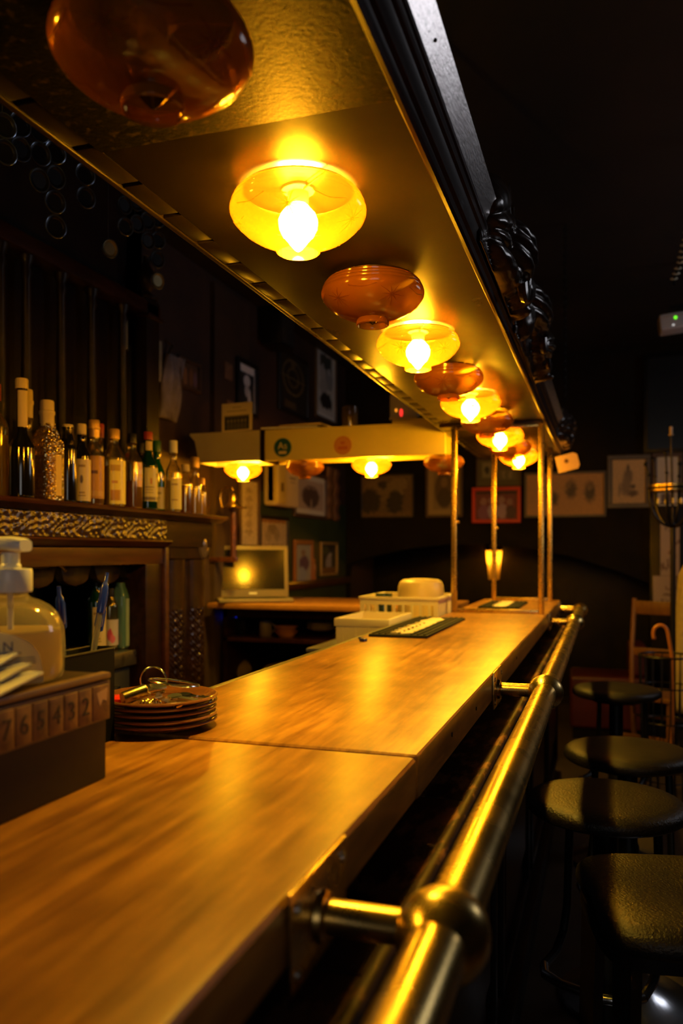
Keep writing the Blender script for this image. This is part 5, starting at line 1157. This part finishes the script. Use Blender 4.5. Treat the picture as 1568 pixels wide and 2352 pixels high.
ky.scale = (1.12, 1.12, 1.2)
def rng(c, r, tr, nrm, n=28):
    nrm = Vector(nrm).normalized(); a = nrm.orthogonal().normalized(); b = nrm.cross(a)
    return [Vector(c) + a*(r*math.cos(2*PI*k/n)) + b*(r*math.sin(2*PI*k/n)) for k in range(n)]
MB().tube(rng((0.02, 0.035, 0.020), 0.036, 0, (0.1, 0.12, 1)), 0.0017, 8, closed=True).build('key_ring', M_CHROME, ky)
MB().tube(rng((-0.005, 0.02, 0.024), 0.019, 0, (-0.3, 1, 0.15)), 0.0012, 8, closed=True).build('split_ring', M_CHROME, ky)
def keyblade(loc, rz, ry, mat, L=0.05, bits=3):
    k = MB().lathe([(0, -0.0012), (0.0105, -0.0012), (0.0105, 0.0012), (0, 0.0012)], seg=20)
    k.box(0.009, L, -0.0035, 0.0035, -0.001, 0.001)
    for i in range(bits): k.box(L*0.55 + i*0.008, L*0.55 + i*0.008 + 0.004, 0.0035, 0.0062 - 0.001*(i % 2), -0.001, 0.001)
    k.build('key', mat, ky, loc=loc, rot=(R(10), R(ry), R(rz)))
keyblade((0.03, -0.012, 0.005), -35, 2, M_BRASS)
keyblade((0.035, 0.01, 0.006), -8, 3, M_STEEL, 0.045)
keyblade((0.012, 0.005, 0.011), -60, -2, M_BRASSD, 0.052)
keyblade((0.045, 0.022, 0.006), 10, 4, M_CHROME, 0.042)
MB().lathe([(0, 0), (0.0085, 0), (0.0088, 0.003), (0.0088, 0.034), (0.007, 0.036), (0, 0.036)], seg=20).build('barrel_fob', surf('brass_tube_fob', (0.5, 0.38, 0.16), 0.25, 1.0), ky, loc=(-0.012, -0.048, 0.010), rot=(R(-78), 0, R(-32)))
for k in range(9):
    MB().ball((0.012 + 0.0075*(k % 3) + 0.004*(k//3), -0.036 + 0.006*(k//3) - 0.004*(k % 3), 0.004 + 0.0012*(k % 2)), 0.0042, seg=10, rings=7).build('brass_bead', M_BRASS, ky)
MB().box(-0.012, 0.022, -0.01, 0.012, 0.0, 0.002).build('steel_tag', M_STEEL, ky, loc=(0.0, 0.005, 0.016), rot=(R(12), R(-8), R(30)))
rl = thing('red_fob', 'small bright red plastic fob lying in the top saucer', 'key fob', (PX_ - 0.042, PY_ - 0.045, ZK + 0.006))
MB().lathe([(0, -0.005), (0.013, -0.005), (0.017, -0.002), (0.017, 0.002), (0.013, 0.0055), (0, 0.0065)], seg=24).build('fob_body', surf('bright_red_plastic', (0.62, 0.02, 0.008), 0.25, coat=0.5), rl)
MB().tube(rng((0.018, 0.0, 0.0), 0.005, 0, (0, 1, 0.2), 14), 0.0009, 6, closed=True).build('loop', M_STEEL, rl)

# ------------------------------------------------------------------ bar mats, crates and tub at the far end
M_RUB = surf('black_rubber', (0.008, 0.008, 0.008), 0.7, spec=0.15)
M_MATW = surf('worn_white_print', (0.72, 0.58, 0.36), 0.6, col2=(0.60, 0.44, 0.24), scale=30)
def bar_mat(label, x0, x1, y0, y1, emblem):
    t = thing('bar_mat', label, 'bar mat', ((x0 + x1)/2, (y0 + y1)/2, ZB + 0.0003), 0, 'black ribbed bar mats')
    w, l = (x1 - x0)/2, (y1 - y0)/2
    MB().box(-w, w, -l, l, 0, 0.009).build('mat_base', M_RUB, t, bevel=0.002)
    n = 9
    for k in range(n):
        x = -w + 0.012 + (2*w - 0.024)*k/(n-1)
        if abs(x) < w*0.42: continue
        MB().box(x - 0.004, x + 0.004, -l + 0.012, l - 0.012, 0.009, 0.0125).build('rib', M_RUB, t, bevel=0.001)
    if emblem:
        MB().prism([(w*0.36*math.cos(a) + 0.006*math.sin(5*a), l*0.50 + l*0.34*math.sin(a)) for a in [2*PI*k/28 for k in range(28)]], 'z', 0.009, 0.0118).build('white_emblem', M_MATW, t, smooth=False)
        for k in range(7):                    # worn raised white script, no longer readable
            yy = -l*0.86 + k*l*0.165; hw = w*(0.26 + 0.10*((k*37) % 5)/4)
            MB().tube([(-hw, yy, 0.011), (-hw*0.3, yy + l*0.10, 0.011), (hw*0.2, yy - l*0.02, 0.011), (hw, yy + l*0.09, 0.011)], l*0.042, 6).build('script_stroke', M_MATW, t).scale = (1, 1, 0.3)
    return t
def flatten():
    for o in bpy.data.objects:
        if o.name.startswith('script_stroke'): o.location.z = 0.0068
bar_mat('nearer black ribbed bar mat with worn white script on the bar', -0.742, -0.545, 2.56, 3.31, True)
bar_mat('farther black bar mat lying between the two brass frames', -0.60, -0.40, 4.02, 4.52, True)
flatten()
# drainer shelf behind the bar
dr = MB().box(-1.12, -0.795, 2.98, 3.43, 0.985, 1.0).box(-1.12, -0.70, 3.43, 4.30, 0.985, 1.0).build('drainer_shelf', M_STEEL, bevel=0.002)
tag(dr, 'steel drainer ledge behind the bar under the white crates', 'shelf')
for (x, y) in ((-1.09, 3.02), (-0.83, 3.02), (-1.09, 4.26), (-0.83, 4.26)):
    MB().cyl((x, y, 0.0), 0.015, 0.985, 12).build('leg', M_STEEL, dr)
M_CRATE = surf('cream_white_crate', (0.72, 0.60, 0.38), 0.45)
def crate(label, x0, x1, y0, y1, z0, z1, slots, lip=0.012):
    t = thing('plastic_crate', label, 'crate', ((x0+x1)/2, (y0+y1)/2, z0), 0, 'cream plastic crates')
    w, l, h, s = (x1-x0)/2, (y1-y0)/2, z1 - z0, 0.006
    b = MB().box(-w, w, -l, l, 0, s)
    zs0, zs1 = h*0.10, h*0.80
    if slots:
        def side(ax, u0, u1, p0, p1, n):
            def bx(a0, a1, c0, c1):
                if ax == 'x': b.box(a0, a1, p0, p1, c0, c1)
                else: b.box(p0, p1, a0, a1, c0, c1)
            bx(u0, u1, s, zs0); bx(u0, u1, zs1, h)
            for k in range(n+1):
                c_ = u0 + (u1-u0)*k/n; bw_ = 0.005 if 0 < k < n else 0.02
                bx(max(u0, c_ - bw_), min(u1, c_ + bw_), zs0, zs1)
        side('x', -w, w, -l, -l + s, 9); side('x', -w, w, l - s, l, 9); side('y', -l + s, l - s, -w, -w + s, 9)
        b.box(w - s, w, -l + s, l - s, s, h)
    else:
        b.box(-w, w, -l, -l + s, s, h).box(-w, w, l - s, l, s, h).box(-w, -w + s, -l + s, l - s, s, h).box(w - s, w, -l + s, l - s, s, h)
    b.build('shell', M_CRATE, t)
    r = MB().box(-w - 0.006, w + 0.006, -l - 0.006, -l, h - lip, h).box(-w - 0.006, w + 0.006, l, l + 0.006, h - lip, h).box(-w - 0.006, -w, -l, l, h - lip, h).box(w, w + 0.006, -l, l, h - lip, h)
    r.build('rim', M_CRATE, t, bevel=0.0015)
    if not slots:
        for k in range(4):
            x = -w + 2*w*(k + 0.5)/4
            MB().box(x - 0.003, x + 0.003, -l - 0.004, -l, 0.004, h - lip).build('moulded_rib', M_CRATE, t)
    return t
crate('lower solid cream crate at the left edge of the bar', -1.012, -0.800, 3.03, 3.40, 1.0005, 1.118, False, 0.03)
crate('higher slotted cream crate holding the glasses and round tub', -1.06, -0.700, 3.52, 3.94, 1.0005, 1.178, True)
tb = thing('plastic_tub', 'upturned round cream plastic tub standing in the slotted crate', 'tub', (-0.822, 3.72, 1.007))
MB().lathe([(0.110, 0.0), (0.112, 0.004), (0.108, 0.19), (0.106, 0.215), (0.098, 0.234), (0.082, 0.244), (0.04, 0.248), (0, 0.248)], seg=48).build('tub_body', surf('yellow_cream_plastic', (0.78, 0.58, 0.24), 0.35), tb)
MB().tube([(0.1105*math.cos(a), 0.1105*math.sin(a), 0.006) for a in [2*PI*i/48 for i in range(48)]], 0.004, 6, closed=True).build('rim', MATS['yellow_cream_plastic'], tb)
gj = thing('green_jar', 'dark green glass jar showing its rim above the slotted crate', 'jar', (-0.975, 3.62, 1.007))
MB().lathe([(0.0, 0.0), (0.036, 0.0), (0.038, 0.005), (0.038, 0.14), (0.034, 0.155), (0.034, 0.16)], seg=28).build('jar_body', M_GRNGLASS, gj)
MB().lathe([(0.0385, 0.158), (0.0395, 0.163), (0.0395, 0.176), (0.0385, 0.180), (0, 0.181)], seg=28).build('lid', surf('green_lid', (0.02, 0.05, 0.012), 0.2, coat=0.5), gj)
for k, (x, y, lab) in enumerate(((-1.00, 3.555, 'left upturned glass behind the slots of the crate'), (-0.905, 3.56, 'right upturned glass behind the slots of the crate'))):
    t = thing('bar_glass', lab, 'glass', (x, y, 1.007), 0, 'glasses in the slotted crate')
    MB().lathe([(0.028, 0.0), (0.030, 0.0), (0.027, 0.10), (0.0, 0.101), ], seg=24).build('glass_body', M_GLASSC, t)
    MB().lathe([(0.0265, 0.086), (0.0268, 0.099), (0, 0.099)], seg=24).build('thick_base', clear('thick_glass', (0.8, 0.85, 0.85), 0.5, 0.3, (0.9, 0.9, 0.9)), t)
q = pZ(818, 1468, ZB)
op = thing('blue_opener', 'small blue plastic opener lying at the left edge of the bar', 'opener', (-0.735, q.y - 0.02, ZB + 0.0004), R(-65))
MB().box(-0.035, 0.012, -0.006, 0.006, 0, 0.006).build('handle', M_BLUE, op, bevel=0.002)
MB().prism([(0.012, -0.006), (0.04, -0.012), (0.055, 0.0), (0.04, 0.012), (0.012, 0.006)], 'z', 0.0, 0.009).build('jaw', surf('dark_blue_plastic', (0.008, 0.016, 0.12), 0.3), op, bevel=0.0015)

# ================================================================== bar stools
def stool(label, x, y, r=0.19, h=0.78, rz=0.0):
    t = thing('bar_stool', label, 'stool', (x, y, 0), rz, 'round black bar stools')
    MB().lathe([(0.0, h - 0.045), (r*0.72, h - 0.045), (r*0.93, h - 0.043), (r*0.985, h - 0.036), (r, h - 0.026), (r*0.985, h - 0.015), (r*0.93, h - 0.006), (r*0.80, h - 0.001), (r*0.5, h + 0.001), (0, h)], seg=56).build('seat', M_LEATHER, t)
    MB().lathe([(0.0, h - 0.065), (r*0.55, h - 0.065), (r*0.6, h - 0.045), (0, h - 0.045)], seg=32).build('seat_plate', M_BLACKP, t)
    MB().lathe([(0.034, 0.20), (0.034, 0.48), (0.030, 0.49), (0.030, h - 0.065)], seg=24).build('column', M_IRON, t)
    MB().lathe([(0.20, 0.0), (0.205, 0.006), (0.20, 0.014), (0.15, 0.028), (0.09, 0.060), (0.05, 0.11), (0.038, 0.17), (0.036, 0.21)], seg=48).build('trumpet_base', M_CHROME, t)
    for s in (-1, 1):
        MB().tube([(s*0.11, 0.05, h - 0.05), (s*0.118, 0.05, 0.46), (s*0.12, 0.03, 0.40), (s*0.12, -0.02, 0.365), (s*0.12, -0.09, 0.36)], 0.011, 10).build('side_tube', M_IRON, t)
    MB().tube([(-0.12, -0.09, 0.36), (-0.10, -0.13, 0.36), (-0.05, -0.15, 0.36), (0.05, -0.15, 0.36), (0.10, -0.13, 0.36), (0.12, -0.09, 0.36)], 0.0115, 12).build('foot_rest', M_CHROME, t)
    return t
stool('round black bar stool just behind the nearest square one', 0.002, 2.09, rz=R(-20))
stool('round black bar stool third from the camera along the bar', 0.067, 2.63, rz=R(-14))
stool('farthest round black bar stool in front of the red bench', 0.049, 3.80, rz=R(-30))
def square_stool(label, x, y, h=0.78, rz=0.0):
    t = thing('leather_stool', label, 'stool', (x, y, 0), rz)
    prof = [(0.0, h - 0.05), (0.165, h - 0.05), (0.185, h - 0.046), (0.192, h - 0.034), (0.190, h - 0.020), (0.180, h - 0.008), (0.16, h), (0.10, h + 0.001), (0, h - 0.002)]
    b = MB().lathe(prof, seg=64, sq=3.6)
    b.v = [(vx*(1 - 0.13*(1 - min(1, abs(vy)/0.16)**2)), vy, vz - 0.012*(1 - min(1, (vx*vx + vy*vy)/0.03))) for vx, vy, vz in b.v]
    b.build('seat', M_LEATHER, t, ang=60)
    MB().lathe([(0.168, h - 0.075), (0.168, h - 0.05)], seg=64, sq=5).build('seat_rail', M_BLACKW, t)
    for sx in (-1, 1):
        for sy in (-1, 1):
            MB().tube([(sx*0.132, sy*0.132, h - 0.06), (sx*0.15, sy*0.15, 0.0)], [0.024, 0.019], 4).build('leg', M_BLACKW, t)
    for (z, a) in ((0.22, 'x'), (0.30, 'y')):
        for s in (-1, 1):
            MB().box(-0.142, 0.142, s*0.144 - 0.01, s*0.144 + 0.01, z, z + 0.03).build('stretcher', M_BLACKW, t, bevel=0.003, rot=(0, 0, 0 if a == 'x' else R(90)))
    return t
square_stool('nearest black leather stool with a dished square seat and thick legs', 0.138, 1.56, rz=R(12))

# ================================================================== right hand side, beyond the stools
q = P(1375, 1600, 6.1)
bn = thing('red_bench', 'low dark red upholstered bench behind the farthest stool', 'bench', (q.x, q.y, 0), R(2))
M_RED = surf('red_upholstery', (0.07, 0.003, 0.003), 0.5, col2=(0.05, 0.002, 0.002), scale=8, bump=0.1)
MB().box(-0.21, 0.33, -0.22, 0.24, 0.08, 0.468).build('seat_block', M_RED, bn, bevel=0.03, seg=4)
MB().box(0.21, 0.33, -0.20, 0.24, 0.472, 0.70).build('arm_rest', M_RED, bn, bevel=0.03, seg=4)
MB().box(-0.19, 0.31, -0.20, 0.22, 0.0, 0.08).build('plinth', M_BLACKW, bn)
# wooden chair
q = P(1492, 1600, 5.25)
chw = surf('honey_chair_wood', (0.24, 0.10, 0.028), 0.4, col2=(0.17, 0.065, 0.018), scale=5, stretch=(6, 6, 1))
cr_ = thing('wooden_chair', 'light wooden chair with a broad top rail beside the umbrella basket', 'chair', (q.x, q.y, 0), R(-22))
MB().box(-0.2, 0.2, -0.2, 0.2, 0.44, 0.465).build('seat', chw, cr_, bevel=0.006)
for s in (-1, 1):
    MB().tube([(s*0.175, -0.17, 0.0), (s*0.18, -0.17, 0.44)], 0.017, 8).build('leg', chw, cr_)
    MB().tube([(s*0.18, 0.23, 0.0), (s*0.185, 0.18, 0.46), (s*0.19, 0.20, 0.75), (s*0.195, 0.26, 1.06)], 0.017, 8).build('back_post', chw, cr_)
MB().prism([(-0.19, 0.955), (0.19, 0.955), (0.19, 1.045), (-0.19, 1.045)], 'y', 0.236, 0.256).build('top_rail', chw, cr_, bevel=0.004)
MB().box(-0.185, 0.185, 0.19, 0.21, 0.68, 0.73).build('back_rail', chw, cr_, bevel=0.004)
for z, s in ((0.2, -1), (0.26, 1)):
    MB().box(-0.175, 0.175, s*0.19 - 0.009, s*0.19 + 0.009, z, z + 0.02).build('stretcher', chw, cr_)
# umbrella basket and cane
q = P(1530, 1600, 4.2)
bs = thing('wire_basket', 'tall black wire basket stand holding the cane', 'basket', (q.x, q.y, 0))
rt_ = [(0.13, 0.02), (0.12, 0.2), (0.125, 0.5), (0.135, 0.84)]
for (r, z) in rt_ + [(0.122, 0.35), (0.13, 0.68)]:
    MB().tube([(r*math.cos(2*PI*k/28), r*math.sin(2*PI*k/28), z) for k in range(28)], 0.006 if z > 0.8 else 0.004, 6, closed=True).build('hoop', M_IRON, bs)
for k in range(18):
    a = 2*PI*k/18
    MB().tube([(r*math.cos(a + 0.15*math.sin(z*12)), r*math.sin(a + 0.15*math.sin(z*12)), z) for r, z in rt_], 0.0035, 5).build('wire', M_IRON, bs)
MB().lathe([(0, 0.004), (0.13, 0.004), (0.13, 0.016), (0, 0.016)], seg=28).build('tray', M_IRON, bs)
cn = thing('walking_cane', 'orange bent wood cane hooked out of the wire basket', 'cane', (q.x, q.y, 0))
pts = [(0.02, 0.04, 0.02), (0.03, 0.0, 0.5), (0.025, -0.02, 0.84), (0.008, -0.02, 0.945)] + [(-0.030 + 0.036*math.cos(R(a)), -0.02, 0.955 + 0.045*math.sin(R(a))) for a in range(10, 215, 20)]
MB().tube(pts, 0.0095, 10).build('cane_shaft', surf('orange_cane', (0.48, 0.16, 0.03), 0.3, coat=0.4), cn)
MB().lathe([(0.011, 0.016), (0.011, 0.05), (0.0095, 0.055)], (0.02, 0.04, 0.002), 10).build('ferrule', M_IRON, cn)
MB().ball((pts[-1][0], pts[-1][1], pts[-1][2]), 0.0105, seg=10, rings=8).build('tip', surf('orange_cane_tip', (0.36, 0.11, 0.02), 0.3), cn)
# iron coat stand with candle arms and a pale coat
q = P(1545, 1400, 4.6)
cs = thing('iron_stand', 'black wrought iron coat stand with tall spikes and curled arms', 'coat stand', (q.x, q.y, 0))
zz = lambda py: CH - (py - HZ)/F*4.6
MB().tube([(0, 0, 0.0), (0, 0, zz(1200))], 0.015, 12).build('pole', M_IRON, cs)
for k in range(3):
    a = 2*PI*k/3 + 0.3
    MB().tube(bez((0.0, 0.0, 0.25), (0.15*math.cos(a), 0.15*math.sin(a), 0.25), (0.15*math.cos(a), 0.15*math.sin(a), 0.1), (0.20*math.cos(a), 0.20*math.sin(a), 0.012), 8), 0.012, 8).build('foot', M_IRON, cs)
MB().tube([(0.13*math.cos(2*PI*k/32), 0.13*math.sin(2*PI*k/32), zz(1122)) for k in range(32)], 0.009, 8, closed=True).build('hoop', M_IRON, cs)
MB().lathe([(0.128, zz(1128)), (0.134, zz(1128)), (0.134, zz(1114)), (0.128, zz(1114))], seg=32).build('band', M_BRASSD, cs)
for k in range(6):
    a = 2*PI*k/6 + 0.2; c_, s_ = math.cos(a), math.sin(a)
    MB().tube(bez((0.0, 0.0, zz(1210)), (0.09*c_, 0.09*s_, zz(1206)), (0.135*c_, 0.135*s_, zz(1170)), (0.13*c_, 0.13*s_, zz(1122)), 10), 0.009, 8).build('arm', M_IRON, cs)
    top_ = [1042, 1060, 1050, 1066, 1046, 1058][k]
    MB().tube([(0.13*c_, 0.13*s_, zz(1122)), (0.133*c_, 0.133*s_, zz(1090)), (0.15*c_, 0.15*s_, zz(top_))], 0.0055, 8).build('spike', M_IRON, cs)
    MB().ball((0.15*c_, 0.15*s_, zz(top_)), 0.013, seg=12, rings=8).build('spike_ball', M_IRON, cs)
    MB().ball((0.133*c_, 0.133*s_, zz(1090)), 0.011, 0.011, 0.008, seg=12, rings=8).build('knop', M_IRON, cs)
MB().tube([(0, 0, zz(1205)), (-0.01, 0, zz(1000))], 0.0065, 8).build('centre_spike', M_IRON, cs)
MB().lathe([(0.012, 0), (0.016, 0.004), (0.008, 0.008), (0.009, 0.014), (0.009, 0.05), (0, 0.052)], (-0.01, 0, zz(1000)), 12).build('candle', surf('candle_wax', (0.5, 0.35, 0.22), 0.5), cs)
for k in range(5):
    MB().lathe([(0.008, 0), (0.010, 0.004), (0.006, 0.03), (0, 0.034)], (-0.08 + 0.04*k, -0.06, zz(1158)), 10).build('glass_drop', surf('white_drop', (0.7, 0.62, 0.55), 0.2), cs)
MB().tube([(-0.1, -0.06, zz(1158)), (0.1, -0.06, zz(1158))], 0.004, 6).build('drop_bar', M_IRON, cs)
q2 = P(1594, 1400, 4.85)
ct = thing('pale_coat', 'cream coat hanging at the right edge from the iron stand', 'coat', (q2.x + 0.015, q2.y - 0.02, 0))
vs, fs = [], []; n = 28; rows = 30
for j in range(rows+1):
    t = j/rows; z = CH + 0.06 - t*1.02 + 0.0
    wx = 0.045 + 0.075*min(1, t*5) + 0.02*t; wy = 0.05 + 0.05*t
    if t < 0.06: wx *= 0.5 + 8*t*0.99
    for k in range(n):
        a = 2*PI*k/n; f = 1 + 0.16*math.sin(a*5 + 2.5*t)*min(1, t*2)
        vs.append((0.03 - 0.02*math.sin(t*3) + wx*f*math.cos(a), wy*f*math.sin(a), z))
for j in range(rows):
    for k in range(n):
        k2 = (k+1) % n; fs.append((j*n+k, j*n+k2, (j+1)*n+k2, (j+1)*n+k))
fs.append(tuple(range(n))); fs.append(tuple(rows*n + k for k in range(n)))
MB().add(vs, fs).build('coat_body', surf('cream_wool', (0.48, 0.36, 0.22), 0.85, col2=(0.40, 0.30, 0.19), scale=30), ct, ang=180)
MB().tube(bez((0.0, -0.055, CH + 0.03), (-0.05, -0.08, CH - 0.1), (-0.06, -0.09, CH - 0.25), (-0.03, -0.10, CH - 0.42), 10), 0.014, 8).build('lapel', MATS['cream_wool'], ct)
MB().tube([(0.0, 0.02, CH + 0.05), (-0.03, 0.06, CH + 0.09), (-0.06, 0.10, CH + 0.10)], 0.005, 6).build('hanging_loop', surf('red_loop', (0.5, 0.06, 0.02), 0.5), ct)
# television, white unit and disc strip at the upper right
a, b_ = pY(1478, 1040, 6.9), pY(1600, 805, 6.9)
tv = thing('wall_television', 'switched off black television on the back wall', 'television', ((a.x + b_.x)/2, 6.99, a.z))
w, h = (b_.x - a.x)/2 + 0.22, b_.z - a.z
MB().box(-w + 0.22, w + 0.22, -0.07, -0.02, 0, h).build('bezel', M_BLACKP, tv, bevel=0.008)
MB().box(-w + 0.25, w + 0.19, -0.073, -0.07, 0.03, h - 0.03).build('screen', surf('off_screen', (0.010, 0.010, 0.012), 0.25), tv)
MB().box(0.05, 0.4, -0.02, 0.0, 0.2, h - 0.2).build('wall_mount', M_IRON, tv)
q = P(1560, 737, 4.6)
wr = thing('white_unit', 'small white unit with a green light fixed under a bracket', 'projector', (q.x + 0.05, q.y, q.z), 0, rot=(0, R(-5), 0))
MB().box(-0.16, 0.16, -0.06, 0.09, -0.048, 0.045).build('case', surf('cool_white_plastic', (0.62, 0.60, 0.62), 0.4), wr, bevel=0.014, seg=3)
MB().box(-0.14, 0.16, -0.0615, -0.06, 0.022, 0.026).build('seam', surf('seam_tan', (0.5, 0.38, 0.3), 0.5), wr)
MB().ball((-0.075, -0.0605, 0.012), 0.0085, 0.003, 0.009, seg=12, rings=8).build('green_light', emit('green_pilot', (0.16, 1.0, 0.02), 1.5), wr, label='green pilot light')
MB().ball((-0.09, -0.0605, -0.028), 0.007, 0.003, 0.005, seg=12, rings=8).build('white_light', emit('white_pilot', (0.9, 0.85, 0.8), 0.7), wr, label='white pilot light')
MB().box(-0.10, 0.16, -0.04, 0.08, 0.080, 0.088).build('bracket_plate', M_IRON, wr)
MB().cyl((0.0, 0.02, 0.045), 0.010, 0.04, 10).build('bracket_neck', M_IRON, wr)
MB().cyl((0.04, 0.02, 0.085), 0.012, 3.05 - q.z - 0.085, 12).build('drop_pole', M_IRON, wr)
ds = thing('disc_strip', 'slanting strip of small pale oval discs at the upper right edge', 'decoration', (0, 0, 0))
line = [P(1547, 640, 3.9), P(1552, 628, 3.85), P(1556, 616, 3.8), P(1562, 602, 3.75), P(1564, 590, 3.7), P(1568, 577, 3.65), P(1571, 563, 3.6), P(1576, 550, 3.55), P(1578, 533, 3.5), P(1580, 518, 3.45), P(1584, 500, 3.4), P(1590, 465, 3.3)]
dm_ = MB().ball((0, 0, 0), 0.020, 0.006, 0.0075, 14, 8).data('oval_disc')
dm_.materials.append(surf('pale_oval', (0.42, 0.38, 0.26), 0.35))
for k, p in enumerate(line):
    link('oval_disc', dm_, None, ds, p, (0, R(-6), YAW))
MB().tube([line[0] + Vector((0, 0.012, -0.03))] + [p + Vector((0, 0.012, 0)) for p in line] + [Vector((line[-1].x + 0.05, line[-1].y, 3.05))], 0.006, 6).build('backing_cord', M_IRON, ds)
